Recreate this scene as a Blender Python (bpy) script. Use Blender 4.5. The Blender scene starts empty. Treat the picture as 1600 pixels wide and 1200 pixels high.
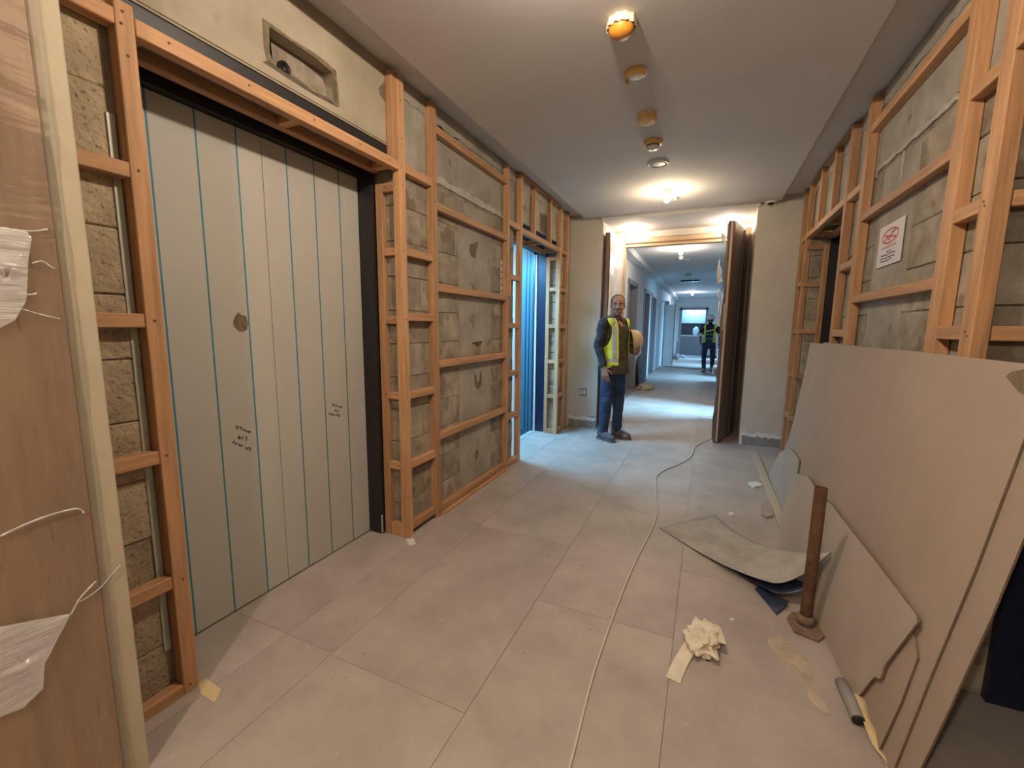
import bpy, bmesh, math, random
from mathutils import Vector, Matrix, noise
random.seed(7)
R = math.radians
scn = bpy.context.scene
COL = scn.collection

# ------------------------------------------------------------------ camera
F_PX, YAW, PIT, ROL, CAM_H = 669.84, R(24.279), R(7.726), R(-0.5645), 1.35
fwd = Vector((-math.sin(YAW)*math.cos(PIT), math.cos(YAW)*math.cos(PIT), -math.sin(PIT)))
r0 = Vector((math.cos(YAW), math.sin(YAW), 0)); d0 = fwd.cross(r0)
rgt = r0*math.cos(ROL) + d0*math.sin(ROL); dwn = -r0*math.sin(ROL) + d0*math.cos(ROL)
CAM = Vector((0, 0, CAM_H))
cd = bpy.data.cameras.new('camera'); cam = bpy.data.objects.new('camera', cd); COL.objects.link(cam)
cd.sensor_fit = 'HORIZONTAL'; cd.sensor_width = 36; cd.lens = F_PX/1600*36
cd.clip_start = 0.02; cd.clip_end = 100
cam.matrix_world = Matrix(((rgt.x, -dwn.x, -fwd.x, CAM.x), (rgt.y, -dwn.y, -fwd.y, CAM.y), (rgt.z, -dwn.z, -fwd.z, CAM.z), (0, 0, 0, 1)))
scn.camera = cam

def on(u, v, ax, val):
    """photo pixel -> point where its sight line meets the plane axis=val"""
    d = rgt*((u-800)/F_PX) + dwn*((v-600)/F_PX) + fwd
    return CAM + d*((val-CAM[ax])/d[ax])

# ------------------------------------------------------------------ world, exposure
w = bpy.data.worlds.new('world'); scn.world = w; w.use_nodes = True
w.node_tree.nodes['Background'].inputs[0].default_value = (0.62, 0.78, 1.0, 1)
w.node_tree.nodes['Background'].inputs[1].default_value = 0.3
scn.view_settings.view_transform = 'Standard'; scn.view_settings.look = 'None'
scn.view_settings.exposure = 0.65; scn.view_settings.gamma = 1.0
scn.view_settings.use_curve_mapping = False

WARM = (1.0, 0.84, 0.68); COOL = (0.26, 0.62, 1.0)
P_LOBBY, P_BULB, P_RECESS, P_CORR, P_LIFT, P_DAY = 35, 9, 8.5, 17, 66, 66
def area(name, loc, rot, size, power, color, sy=None):
    l = bpy.data.lights.new(name, 'AREA'); l.energy = power; l.color = color
    l.shape = 'RECTANGLE'; l.size = size; l.size_y = sy or size
    o = bpy.data.objects.new(name, l); COL.objects.link(o); o.location = loc; o.rotation_euler = rot
    return o
def point(name, loc, power, color, rad=0.035):
    l = bpy.data.lights.new(name, 'POINT'); l.energy = power; l.color = color; l.shadow_soft_size = rad
    o = bpy.data.objects.new(name, l); COL.objects.link(o); o.location = loc
    return o
# daylight reaching the corridor through the doorways in its right wall
area('daylight_doorway', (1.15, 7.55, 1.5), (0, R(50), 0), 1.2, P_DAY*0.36, COOL, 0.75).data.spread = R(55)
area('daylight_doorway', (1.15, 12.6, 1.35), (0, R(62), 0), 1.7, P_DAY*0.68, COOL, 0.9).data.spread = R(110)
area('daylight_doorway', (1.15, 16.9, 1.35), (0, R(62), 0), 1.7, P_DAY*0.75, COOL, 0.9).data.spread = R(110)
area('daylight_doorway', (1.15, 20.4, 1.35), (0, R(62), 0), 1.7, P_DAY*0.68, COOL, 0.9).data.spread = R(110)
area('pantry_light', (-0.6, 22.9, 2.3), (0, 0, 0), 0.8, 30, COOL, 0.6)

# ------------------------------------------------------------------ materials
MATS = {}
def mat(name, col, rough=0.7, var=0.12, scale=6.0, bump=0.0, bscale=60.0, metal=0.0, rand=0.0, stretch=(1, 1, 1),
        spots=None, spec=0.4, coord='Object', dark=None):
    """base colour with noise variation, optional per-object variation, speckles and bump"""
    m = bpy.data.materials.new(name); m.use_nodes = True; MATS[name] = m
    nt = m.node_tree; N = nt.nodes; L = nt.links; b = N['Principled BSDF']
    b.inputs['Roughness'].default_value = rough; b.inputs['Metallic'].default_value = metal
    b.inputs['Specular IOR Level'].default_value = spec
    tc = N.new('ShaderNodeTexCoord'); oi = N.new('ShaderNodeObjectInfo')
    mp = N.new('ShaderNodeMapping'); mp.inputs['Scale'].default_value = stretch
    L.new(tc.outputs[coord], mp.inputs['Vector'])
    off = N.new('ShaderNodeVectorMath'); off.operation = 'SCALE'; off.inputs[0].default_value = (37, 17, 53)
    L.new(oi.outputs['Random'], off.inputs['Scale']); L.new(off.outputs[0], mp.inputs['Location'])
    nz = N.new('ShaderNodeTexNoise'); nz.inputs['Scale'].default_value = scale; nz.inputs['Detail'].default_value = 6
    nz.inputs['Roughness'].default_value = 0.62
    L.new(mp.outputs[0], nz.inputs['Vector'])
    cr = N.new('ShaderNodeValToRGB')
    lo = dark or tuple(c*(1-var*1.6) for c in col); hi = tuple(min(1, c*(1+var)) for c in col)
    cr.color_ramp.elements[0].position = 0.3; cr.color_ramp.elements[0].color = (*lo, 1)
    cr.color_ramp.elements[1].position = 0.7; cr.color_ramp.elements[1].color = (*hi, 1)
    L.new(nz.outputs['Fac'], cr.inputs[0]); out = cr.outputs[0]
    if spots:
        sc, size, scol, amt = spots
        n2 = N.new('ShaderNodeTexNoise'); n2.inputs['Scale'].default_value = sc; n2.inputs['Detail'].default_value = 3
        L.new(mp.outputs[0], n2.inputs['Vector'])
        r2 = N.new('ShaderNodeValToRGB'); r2.color_ramp.elements[0].position = size; r2.color_ramp.elements[1].position = size+0.06
        L.new(n2.outputs['Fac'], r2.inputs[0])
        mx = N.new('ShaderNodeMix'); mx.data_type = 'RGBA'
        ml = N.new('ShaderNodeMath'); ml.operation = 'MULTIPLY'; ml.inputs[1].default_value = amt
        L.new(r2.outputs[0], ml.inputs[0]); L.new(ml.outputs[0], mx.inputs[0])
        L.new(out, mx.inputs[6]); mx.inputs[7].default_value = (*scol, 1); out = mx.outputs[2]
    if rand:
        hs = N.new('ShaderNodeHueSaturation'); mr = N.new('ShaderNodeMapRange')
        mr.inputs[3].default_value = 1-rand; mr.inputs[4].default_value = 1+rand
        L.new(oi.outputs['Random'], mr.inputs[0]); L.new(mr.outputs[0], hs.inputs['Value']); L.new(out, hs.inputs['Color']); out = hs.outputs[0]
    L.new(out, b.inputs['Base Color'])
    if bump:
        nb = N.new('ShaderNodeTexNoise'); nb.inputs['Scale'].default_value = bscale; nb.inputs['Detail'].default_value = 5
        L.new(mp.outputs[0], nb.inputs['Vector'])
        bp = N.new('ShaderNodeBump'); bp.inputs['Strength'].default_value = bump; bp.inputs['Distance'].default_value = 0.01
        L.new(nb.outputs['Fac'], bp.inputs['Height']); L.new(bp.outputs[0], b.inputs['Normal'])
    return m
def emis(name, col, s):
    m = bpy.data.materials.new(name); m.use_nodes = True; MATS[name] = m
    b = m.node_tree.nodes['Principled BSDF']; b.inputs['Base Color'].default_value = (*col, 1)
    b.inputs['Emission Color'].default_value = (*col, 1); b.inputs['Emission Strength'].default_value = s
    return m
def film(name, opac, tint, rough=0.12, bump=0.6, bscale=14, stretch=(1, 0.35, 3)):
    m = bpy.data.materials.new(name); m.use_nodes = True; MATS[name] = m
    nt = m.node_tree; N = nt.nodes; L = nt.links; b = N['Principled BSDF']; o = N['Material Output']
    b.inputs['Base Color'].default_value = (*tint, 1); b.inputs['Roughness'].default_value = rough
    b.inputs['Specular IOR Level'].default_value = 0.9
    tr = N.new('ShaderNodeBsdfTransparent'); mx = N.new('ShaderNodeMixShader')
    tc = N.new('ShaderNodeTexCoord'); mp = N.new('ShaderNodeMapping'); mp.inputs['Scale'].default_value = stretch
    L.new(tc.outputs['Object'], mp.inputs[0])
    nz = N.new('ShaderNodeTexNoise'); nz.inputs['Scale'].default_value = bscale; nz.inputs['Detail'].default_value = 4
    L.new(mp.outputs[0], nz.inputs[0])
    bp = N.new('ShaderNodeBump'); bp.inputs['Strength'].default_value = bump; bp.inputs['Distance'].default_value = 0.02
    L.new(nz.outputs['Fac'], bp.inputs['Height']); L.new(bp.outputs[0], b.inputs['Normal'])
    fr = N.new('ShaderNodeLayerWeight'); fr.inputs['Blend'].default_value = 0.25; L.new(bp.outputs[0], fr.inputs['Normal'])
    ad = N.new('ShaderNodeMath'); ad.operation = 'ADD'; ad.use_clamp = True; ad.inputs[1].default_value = opac
    ml = N.new('ShaderNodeMath'); ml.operation = 'MULTIPLY'; ml.inputs[1].default_value = 0.7
    L.new(fr.outputs['Fresnel'], ml.inputs[0]); L.new(ml.outputs[0], ad.inputs[0])
    L.new(ad.outputs[0], mx.inputs[0]); L.new(tr.outputs[0], mx.inputs[1]); L.new(b.outputs[0], mx.inputs[2])
    L.new(mx.outputs[0], o.inputs['Surface'])
    return m

TIM = (0.49, 0.265, 0.125)
for ax, st in (('x', (0.06, 1, 1)), ('y', (1, 0.06, 1)), ('z', (1, 1, 0.06))):
    mat('timber_'+ax, TIM, 0.65, 0.20, 38, 0.15, 120, rand=0.16, stretch=st, spots=(16, 0.66, (0.36, 0.16, 0.06), 0.55))
mat('block', (0.40, 0.315, 0.20), 0.95, 0.22, 7, 0.9, 55, rand=0.13, spots=(75, 0.60, (0.15, 0.11, 0.07), 0.8))
mat('block_fine', (0.335, 0.285, 0.21), 0.95, 0.26, 6, 0.5, 60, rand=0.13, spots=(7, 0.57, (0.205, 0.155, 0.10), 0.75))
mat('mortar', (0.30, 0.25, 0.185), 0.95, 0.28, 9, 0.7, 40)
mat('concrete', (0.37, 0.33, 0.265), 0.9, 0.18, 4, 0.3, 40, spots=(7, 0.64, (0.20, 0.16, 0.11), 0.8))
mat('lintel', (0.36, 0.305, 0.22), 0.9, 0.14, 3, 0.25, 30, spots=(8, 0.68, (0.25, 0.2, 0.13), 0.7))
mat('white_mortar', (0.50, 0.455, 0.38), 0.95, 0.15, 14, 0.6, 50)
mat('dirt_shade_dark', (0.12, 0.09, 0.06), 0.95, 0.3, 20, 0.5, 60)  # dark dirt, nails and slots; also shade painted in the lintel box opening
mat('plaster_far', (0.55, 0.50, 0.42), 0.8, 0.05, 3, 0.08, 90)
mat('plaster_corr', (0.60, 0.60, 0.60), 0.8, 0.04, 3)
mat('raw_grey', (0.26, 0.25, 0.23), 0.9, 0.2, 14, 0.4, 60)
mat('white_putty', (0.70, 0.69, 0.66), 0.85, 0.08, 20, 0.2, 60)
mat('ceiling_paint', (0.62, 0.585, 0.545), 0.85, 0.03, 2)
mat('tile', (0.40, 0.35, 0.305), 0.5, 0.12, 3.2, 0.05, 90, rand=0.035, spots=(26, 0.70, (0.52, 0.48, 0.43), 0.5), spec=0.35)
mat('grout', (0.30, 0.255, 0.215), 0.9, 0.15, 20)
mat('black_metal', (0.018, 0.016, 0.016), 0.45, 0.1, 8, spec=0.4)
mat('navy_metal', (0.012, 0.016, 0.04), 0.35, 0.1, 8, spec=0.5)
mat('steel_blue', (0.09, 0.22, 0.28), 0.4, 0.06, 30, metal=0.35, stretch=(1, 1, 0.03))
mat('steel_dark', (0.10, 0.12, 0.15), 0.3, 0.08, 30, metal=0.7, stretch=(1, 1, 0.03))
mat('door_film', (0.45, 0.43, 0.37), 0.55, 0.03, 2.5, spec=0.3)
mat('blue_line', (0.05, 0.20, 0.26), 0.6, 0.1, 5)
mat('dark_line', (0.10, 0.085, 0.065), 0.8, 0.1, 5)
mat('ink', (0.03, 0.028, 0.03), 0.7, 0.05, 5)
mat('torn_brown', (0.18, 0.135, 0.085), 0.9, 0.25, 40, 0.3, 80)
mat('galv', (0.46, 0.46, 0.40), 0.5, 0.1, 12, metal=0.2)
mat('veneer', (0.55, 0.37, 0.23), 0.5, 0.16, 14, stretch=(1, 1, 0.12), spots=(60, 0.66, (0.26, 0.14, 0.07), 0.5))
mat('lipping', (0.47, 0.40, 0.28), 0.7, 0.05, 10)
mat('gypsum', (0.385, 0.30, 0.235), 0.9, 0.05, 2.5, 0.06, 120, spots=(5, 0.72, (0.33, 0.25, 0.185), 0.4))
mat('gypsum_pale', (0.42, 0.35, 0.285), 0.9, 0.06, 3, 0.08, 120, spots=(22, 0.72, (0.62, 0.57, 0.5), 0.6))
mat('gypsum_core', (0.19, 0.14, 0.09), 0.95, 0.15, 30, 0.4, 80)
mat('rust', (0.10, 0.047, 0.022), 0.9, 0.3, 26, 0.4, 120, spots=(40, 0.63, (0.07, 0.03, 0.018), 0.7))
mat('rust_pale', (0.22, 0.15, 0.095), 0.95, 0.25, 18, 0.5, 80)
mat('membrane_dusty', (0.40, 0.37, 0.32), 0.85, 0.14, 7, 0.15, 60, spots=(30, 0.68, (0.58, 0.55, 0.5), 0.7))
mat('membrane_navy', (0.03, 0.04, 0.075), 0.4, 0.3, 10, spec=0.5)
mat('paper_cream', (0.78, 0.70, 0.54), 0.75, 0.12, 9)
mat('cable_white', (0.62, 0.55, 0.45), 0.5, 0.05, 10)
mat('stain', (0.44, 0.365, 0.27), 0.95, 0.2, 9, 0.3, 60)
mat('tape_yellow', (0.62, 0.50, 0.27), 0.6, 0.08, 10)
mat('yellow_plastic', (0.72, 0.48, 0.18), 0.45, 0.08, 12)
mat('orange_plastic', (0.62, 0.24, 0.03), 0.4, 0.1, 12)
mat('cream_cover', (0.82, 0.70, 0.48), 0.5, 0.05, 10)
mat('white_plastic', (0.70, 0.68, 0.64), 0.4, 0.04, 10)
mat('chrome', (0.7, 0.7, 0.7), 0.2, 0.05, 10, metal=0.9)
mat('dark_glass', (0.01, 0.01, 0.012), 0.1, 0.05, 10)
mat('notice_paper', (0.74, 0.68, 0.66), 0.7, 0.03, 6)
mat('print_red', (0.55, 0.10, 0.09), 0.7, 0.1, 20)
mat('print_blue', (0.07, 0.09, 0.16), 0.7, 0.1, 20)
mat('print_green', (0.22, 0.30, 0.10), 0.7, 0.1, 20)
mat('socket_plate', (0.28, 0.26, 0.24), 0.5, 0.05, 10)
mat('door_brown', (0.27, 0.145, 0.09), 0.45, 0.25, 20, 0.1, 60, stretch=(1, 1, 0.08))
mat('door_beige', (0.50, 0.33, 0.19), 0.6, 0.12, 16, stretch=(0.1, 1, 1))
mat('foam_white', (0.86, 0.83, 0.80), 0.45, 0.05, 8, 0.3, 14)
mat('corr_door', (0.24, 0.225, 0.235), 0.55, 0.1, 10, stretch=(1, 1, 0.1))
mat('corr_door_dark', (0.10, 0.105, 0.12), 0.6, 0.1, 10)
mat('cabinet_white', (0.66, 0.70, 0.74), 0.35, 0.03, 6)
mat('cabinet_grey', (0.30, 0.31, 0.34), 0.5, 0.06, 6)
mat('backsplash', (0.06, 0.075, 0.09), 0.35, 0.1, 6)
mat('rubble', (0.55, 0.47, 0.32), 0.95, 0.2, 14, 0.5, 40)
mat('dark_board', (0.10, 0.085, 0.085), 0.7, 0.2, 8)
emis('bulb_glow', (1.0, 0.80, 0.48), 26)
emis('bulb_cool', (0.85, 0.93, 1.0), 22)
emis('lift_panel', (0.55, 0.86, 1.0), 7)
film('cling_film', 0.05, (0.85, 0.80, 0.74), 0.14, 0.15, 16)
film('film_bunch', 0.50, (0.92, 0.89, 0.86), 0.16, 0.5, 18)
film('film_white', 0.62, (0.88, 0.85, 0.82), 0.25, 0.7, 18)
m_ = bpy.data.materials.new('sheet_glow'); m_.use_nodes = True; MATS['sheet_glow'] = m_      # added translucent sheet, glows in the slit with car light behind it
_b = m_.node_tree.nodes['Principled BSDF']; _t = m_.node_tree.nodes.new('ShaderNodeBsdfTranslucent'); _t.inputs[0].default_value = (0.85, 0.9, 0.9, 1)
_d = m_.node_tree.nodes.new('ShaderNodeBsdfTransparent'); _x = m_.node_tree.nodes.new('ShaderNodeMixShader'); _x.inputs[0].default_value = 0.3
m_.node_tree.links.new(_t.outputs[0], _x.inputs[1]); m_.node_tree.links.new(_d.outputs[0], _x.inputs[2]); m_.node_tree.links.new(_x.outputs[0], m_.node_tree.nodes['Material Output'].inputs['Surface'])
# people
mat('skin', (0.34, 0.17, 0.105), 0.5, 0.08, 20)
mat('skin_dark', (0.20, 0.095, 0.06), 0.55, 0.08, 20)
mat('lips', (0.28, 0.125, 0.09), 0.5, 0.05, 20)
mat('beard', (0.235, 0.122, 0.082), 0.7, 0.15, 80)
mat('hair', (0.022, 0.016, 0.014), 0.7, 0.3, 90, 0.5, 150)
mat('eye_white', (0.36, 0.32, 0.29), 0.3, 0.02, 5)
mat('shirt_olive', (0.085, 0.062, 0.038), 0.85, 0.25, 9, 0.25, 60)
mat('shirt_dark', (0.028, 0.029, 0.032), 0.85, 0.25, 9, 0.25, 60)
mat('tee_stripe', (0.10, 0.17, 0.18), 0.85, 0.2, 9)
mat('jeans', (0.024, 0.042, 0.085), 0.85, 0.28, 8, 0.25, 90)
mat('hivis', (0.70, 0.78, 0.06), 0.6, 0.08, 12, 0.1, 40)
mat('reflective', (0.46, 0.44, 0.36), 0.35, 0.06, 20)
mat('reflective_warm', (0.75, 0.62, 0.36), 0.4, 0.06, 20)
mat('boot', (0.10, 0.095, 0.095), 0.7, 0.3, 25, 0.2, 60)
mat('boot_tan', (0.42, 0.36, 0.28), 0.8, 0.3, 25, 0.2, 60)
mat('sole', (0.13, 0.115, 0.10), 0.8, 0.2, 20)
mat('helmet_tan', (0.62, 0.47, 0.27), 0.4, 0.05, 10)
mat('helmet_white', (0.80, 0.80, 0.78), 0.35, 0.04, 10)
mat('helmet_liner', (0.05, 0.04, 0.035), 0.8, 0.1, 10)

# ------------------------------------------------------------------ helpers
def tag(o, label=None, cat=None, group=None, kind=None):
    if label: o['label'] = label
    if cat: o['category'] = cat
    if group: o['group'] = group
    if kind: o['kind'] = kind
    return o
def link(name, me, parent=None, m=None):
    o = bpy.data.objects.new(name, me); COL.objects.link(o)
    if m is not None:
        for mm in (m if isinstance(m, (list, tuple)) else [m]): me.materials.append(MATS[mm])
    if parent is not None:
        o.parent = parent
    return o
def empty(name, loc=(0, 0, 0), rz=0):
    o = bpy.data.objects.new(name, None); COL.objects.link(o); o.location = loc; o.rotation_euler = (0, 0, rz)
    o.empty_display_size = 0.1
    return o
def add_box(bm, x0, x1, y0, y1, z0, z1):
    vs = [bm.verts.new(p) for p in ((x0, y0, z0), (x1, y0, z0), (x1, y1, z0), (x0, y1, z0), (x0, y0, z1), (x1, y0, z1), (x1, y1, z1), (x0, y1, z1))]
    for f in ((0, 3, 2, 1), (4, 5, 6, 7), (0, 1, 5, 4), (1, 2, 6, 5), (2, 3, 7, 6), (3, 0, 4, 7)):
        bm.faces.new([vs[i] for i in f])
    return vs
def bm_obj(name, bm, parent=None, m=None, smooth=False):
    me = bpy.data.meshes.new(name); bmesh.ops.recalc_face_normals(bm, faces=bm.faces[:]); bm.to_mesh(me); bm.free()
    if smooth:
        for p in me.polygons: p.use_smooth = True
    return link(name, me, parent, m)
def box(name, x0, x1, y0, y1, z0, z1, parent=None, m=None, bev=0.0):
    """world-space box; origin at its centre so that object coordinates stay local"""
    c = Vector(((x0+x1)/2, (y0+y1)/2, (z0+z1)/2))
    if parent is not None: c_par = parent.matrix_basis.translation
    else: c_par = Vector((0, 0, 0))
    bm = bmesh.new(); hx, hy, hz = abs(x1-x0)/2, abs(y1-y0)/2, abs(z1-z0)/2
    add_box(bm, -hx, hx, -hy, hy, -hz, hz)
    if bev: bmesh.ops.bevel(bm, geom=bm.edges[:], offset=bev, segments=1, affect='EDGES')
    o = bm_obj(name, bm, parent, m); o.location = c - c_par
    return o
def boxes(name, lst, parent=None, m=None):
    bm = bmesh.new()
    for b in lst: add_box(bm, *b)
    return bm_obj(name, bm, parent, m)
def struct(o): o['kind'] = 'structure'; return o
def prism(bm, pts, ax, a, b):
    """closed outline (2D pts in the two other axes) extruded along ax from a to b"""
    def P(p, t):
        return {0: (t, p[0], p[1]), 1: (p[0], t, p[1]), 2: (p[0], p[1], t)}[ax]
    A = [bm.verts.new(P(p, a)) for p in pts]; B = [bm.verts.new(P(p, b)) for p in pts]
    bm.faces.new(A); bm.faces.new(B[::-1]); n = len(pts)
    for i in range(n): bm.faces.new((A[i], B[i], B[(i+1) % n], A[(i+1) % n]))
def lathe(bm, prof, seg=20, c=(0, 0, 0), cap=True):
    rings = []
    for r, z in prof:
        rings.append([bm.verts.new((c[0]+r*math.cos(2*math.pi*i/seg), c[1]+r*math.sin(2*math.pi*i/seg), c[2]+z)) for i in range(seg)])
    for a, b in zip(rings, rings[1:]):
        for i in range(seg): bm.faces.new((a[i], a[(i+1) % seg], b[(i+1) % seg], b[i]))
    if cap: bm.faces.new(rings[0][::-1]); bm.faces.new(rings[-1])
def tube(bm, pts, rad, seg=8):
    pts = [Vector(p) for p in pts]; rings = []; up = Vector((0, 0, 1))
    for i, p in enumerate(pts):
        t = (pts[min(i+1, len(pts)-1)] - pts[max(i-1, 0)]).normalized()
        u = up if abs(t.z) < 0.9 else Vector((1, 0, 0))
        a = t.cross(u).normalized(); b = a.cross(t)
        r = rad[i] if isinstance(rad, (list, tuple)) else rad
        rings.append([bm.verts.new(p + a*(r*math.cos(2*math.pi*k/seg)) + b*(r*math.sin(2*math.pi*k/seg))) for k in range(seg)])
    for A, B in zip(rings, rings[1:]):
        for k in range(seg): bm.faces.new((A[k], A[(k+1) % seg], B[(k+1) % seg], B[k]))
    bm.faces.new(rings[0][::-1]); bm.faces.new(rings[-1])
def spline(pts, n=8):
    pts = [Vector(p) for p in pts]; out = []
    for i in range(len(pts)-1):
        p0, p1, p2, p3 = pts[max(i-1, 0)], pts[i], pts[i+1], pts[min(i+2, len(pts)-1)]
        for k in range(n):
            t = k/n
            out.append(0.5*((2*p1)+(p2-p0)*t+(2*p0-5*p1+4*p2-p3)*t*t+(3*p1-p0-3*p2+p3)*t**3))
    return out+[pts[-1]]

# ================================================================== SETTING
XL, XR = -1.655, 0.82            # faces of the timber frames
WL, WR = -1.705, 0.87            # faces of the block walls
YF = 5.58                        # end wall of the lobby
YB = -2.6
ZP, ZC = 2.69, 2.765             # dropped panel, perimeter ceiling
# ---- floor
fl_ = struct(box('floor', -3.6, 1.5, YB-0.2, 23.8, -0.12, -0.008, None, 'grout'))
cols = [-2.61, -1.97, -1.33, -0.69, -0.05, 0.59, 1.23]
tile_me = None
def tile(x0, x1, y0, y1):
    o = box('floor_tile', x0+0.0009, x1-0.0009, y0+0.0009, y1-0.0009, -0.008, random.uniform(-0.0004, 0.0), fl_, 'tile')
    return o
for ci in range(len(cols)-1):
    x0, x1 = cols[ci], cols[ci+1]
    if ci == 1:
        x0b = -1.60
        y = 1.165 - 1.28*3
        while y < 6.3:
            tile(x0, x0b, y, y+1.28); tile(x0b, x1, y, y+1.28); y += 1.28
        continue
    y = 1.155 - 1.28*3 + (0.70-1.28 if ci % 2 else 0)
    while y < (11.5 if ci in (2, 3, 4) else 6.3):
        tile(x0, x1, y, y+1.28); y += 1.28
far_floor = box('far_floor_tiles', -1.45, 0.59, 11.6, 23.8, -0.009, -0.002, fl_, 'tile')
far_floor['kind'] = 'stuff'
# left strip of the lobby floor already tiled above; lift thresholds
# ---- ceilings
ce = struct(box('ceiling', -1.95, 1.2, YB-0.1, YF+0.02, ZC, ZC+0.1, None, 'ceiling_paint'))
box('dropped_panel', -1.495, 0.625, YB, YF-0.09, ZP, ZC+0.01, ce, 'ceiling_paint', 0.004)
ce2 = struct(box('ceiling_recess', -1.30, 0.44, YF-0.03, 6.42, 2.665, 2.72, None, 'ceiling_paint'))
ce3 = struct(box('ceiling_corridor', -1.75, 0.75, 6.44, 23.8, 2.705, 2.80, None, 'plaster_corr'))
box('bulkhead', -1.47, -1.27, 6.6, 22.0, 2.60, 2.71, ce3, 'plaster_corr')
box('bulkhead', 0.30, 0.46, 6.6, 22.0, 2.60, 2.71, ce3, 'plaster_corr')
# ---- back wall (behind the camera) and block walls
struct(box('wall_back', -2.0, 1.3, YB-0.1, YB, 0, ZC, None, 'plaster_far'))

bl_cache = {}
def block(parent, side, y0, y1, z0, z1, m, depth=0.02):
    """one concrete block: rough chamfered face, proud of the mortar"""
    key = (round(y1-y0, 2), round(z1-z0, 2), m, random.randint(0, 2))
    if key not in bl_cache:
        bm = bmesh.new(); hy, hz = (y1-y0)/2, (z1-z0)/2
        vs = add_box(bm, -depth, 0, -hy, hy, -hz, hz)
        bmesh.ops.bevel(bm, geom=[e for e in bm.edges if all(v.co.x > -1e-4 for v in e.verts)], offset=0.004, segments=1, affect='EDGES')
        for v in bm.verts:
            if v.co.x > -0.004: v.co.x += random.uniform(-0.0015, 0.0015)
            v.co.y += random.uniform(-0.002, 0.002); v.co.z += random.uniform(-0.002, 0.002)
        me = bpy.data.meshes.new('concrete_block'); bmesh.ops.recalc_face_normals(bm, faces=bm.faces[:]); bm.to_mesh(me); bm.free()
        me.materials.append(MATS[m]); bl_cache[key] = me
    o = bpy.data.objects.new('concrete_block', bl_cache[key]); COL.objects.link(o); o.parent = parent
    x = (WL if side < 0 else WR) + random.uniform(-0.002, 0.001)
    o.location = (x, (y0+y1)/2, (z0+z1)/2); o.rotation_euler = (0, 0, 0 if side < 0 else math.pi)
    return o
def course_fill(parent, side, ya, yb, za, zb, m, bl=0.42, bh=0.205):
    z = za; k = 0
    while z < zb-0.03:
        z1 = min(z+bh, zb)
        y = ya - (bl/2 if k % 2 else 0.0)
        while y < yb-0.02:
            a, b = max(y, ya), min(y+bl, yb)
            if b-a > 0.04:
                block(parent, side, a+0.0018, b-0.0018, z+0.0018, z1-0.0018, m)
            y += bl
        z = z1; k += 1
# left wall: mortar backing split around the two lift openings, lintels above
back = WL-0.006
wl = struct(boxes('wall_left', [(-1.96, back, YB, 0.80, 0, ZC), (-1.96, back, 2.13, 3.79, 0, 2.28), (-1.96, back, 2.13, 3.90, 2.28, ZC), (-1.96, back, 5.13, YF, 0, ZC),
                               (-1.96, WL-0.10, 0.80, 2.13, 2.345, ZC), (-1.96, WL-0.03, 3.90, 5.13, 2.345, ZC)], None, 'mortar'))
course_fill(wl, -1, -0.065, 0.775, 0, 2.66, 'block')
course_fill(wl, -1, 2.13, 2.80, 0, 2.25, 'block_fine')
course_fill(wl, -1, 3.33, 3.79, 0, 2.25, 'block_fine')
course_fill(wl, -1, 5.13, YF-0.01, 0, 2.25, 'block_fine')
# smooth concrete stiffener with a rough pocket
bm = bmesh.new()
hy0, hy1, hz0, hz1 = 3.02, 3.145, 1.08, 1.205
for b in ((2.80, hy0, 0, 2.255), (hy1, 3.33, 0, 2.255), (hy0, hy1, 0, hz0), (hy0, hy1, hz1, 2.255)):
    add_box(bm, back-0.01, WL-0.001, b[0], b[1], b[2], b[3])
bm_obj('concrete_stiffener', bm, wl, 'concrete')
box('pocket_back', back-0.04, back-0.005, hy0-0.01, hy1+0.01, hz0-0.01, hz1+0.01, wl, 'dirt_shade_dark')
bm = bmesh.new()   # broken edges of the pocket and the dark smear below it
prism(bm, [(3.00, 1.215), (3.17, 1.225), (3.15, 1.20), (3.09, 1.18), (3.06, 1.205), (3.01, 1.20)], 0, WL-0.004, WL+0.001)
bm_obj('chipped_edge', bm, wl, 'dirt_shade_dark')
bm = bmesh.new()
prism(bm, [(3.03, 0.96), (3.05, 0.86), (3.10, 0.82), (3.15, 0.86), (3.16, 0.97), (3.13, 0.96), (3.12, 0.89), (3.085, 0.88), (3.06, 0.95)], 0, WL-0.002, WL+0.0012)
bm_obj('dark_smear', bm, wl, 'torn_brown')
bm = bmesh.new()
prism(bm, [(2.97, 1.965), (3.02, 1.985), (3.10, 2.01), (3.085, 1.965), (3.065, 1.94), (3.05, 1.875), (2.99, 1.88), (2.965, 1.92)], 0, WL-0.002, WL+0.0012)
bm_obj('damp_patch', bm, wl, 'torn_brown')
bm = bmesh.new()
prism(bm, [(3.055, 0.31), (3.085, 0.32), (3.10, 0.28), (3.09, 0.235), (3.06, 0.23), (3.045, 0.265)], 0, WL-0.002, WL+0.0012)
bm_obj('damp_patch', bm, wl, 'torn_brown')
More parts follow.
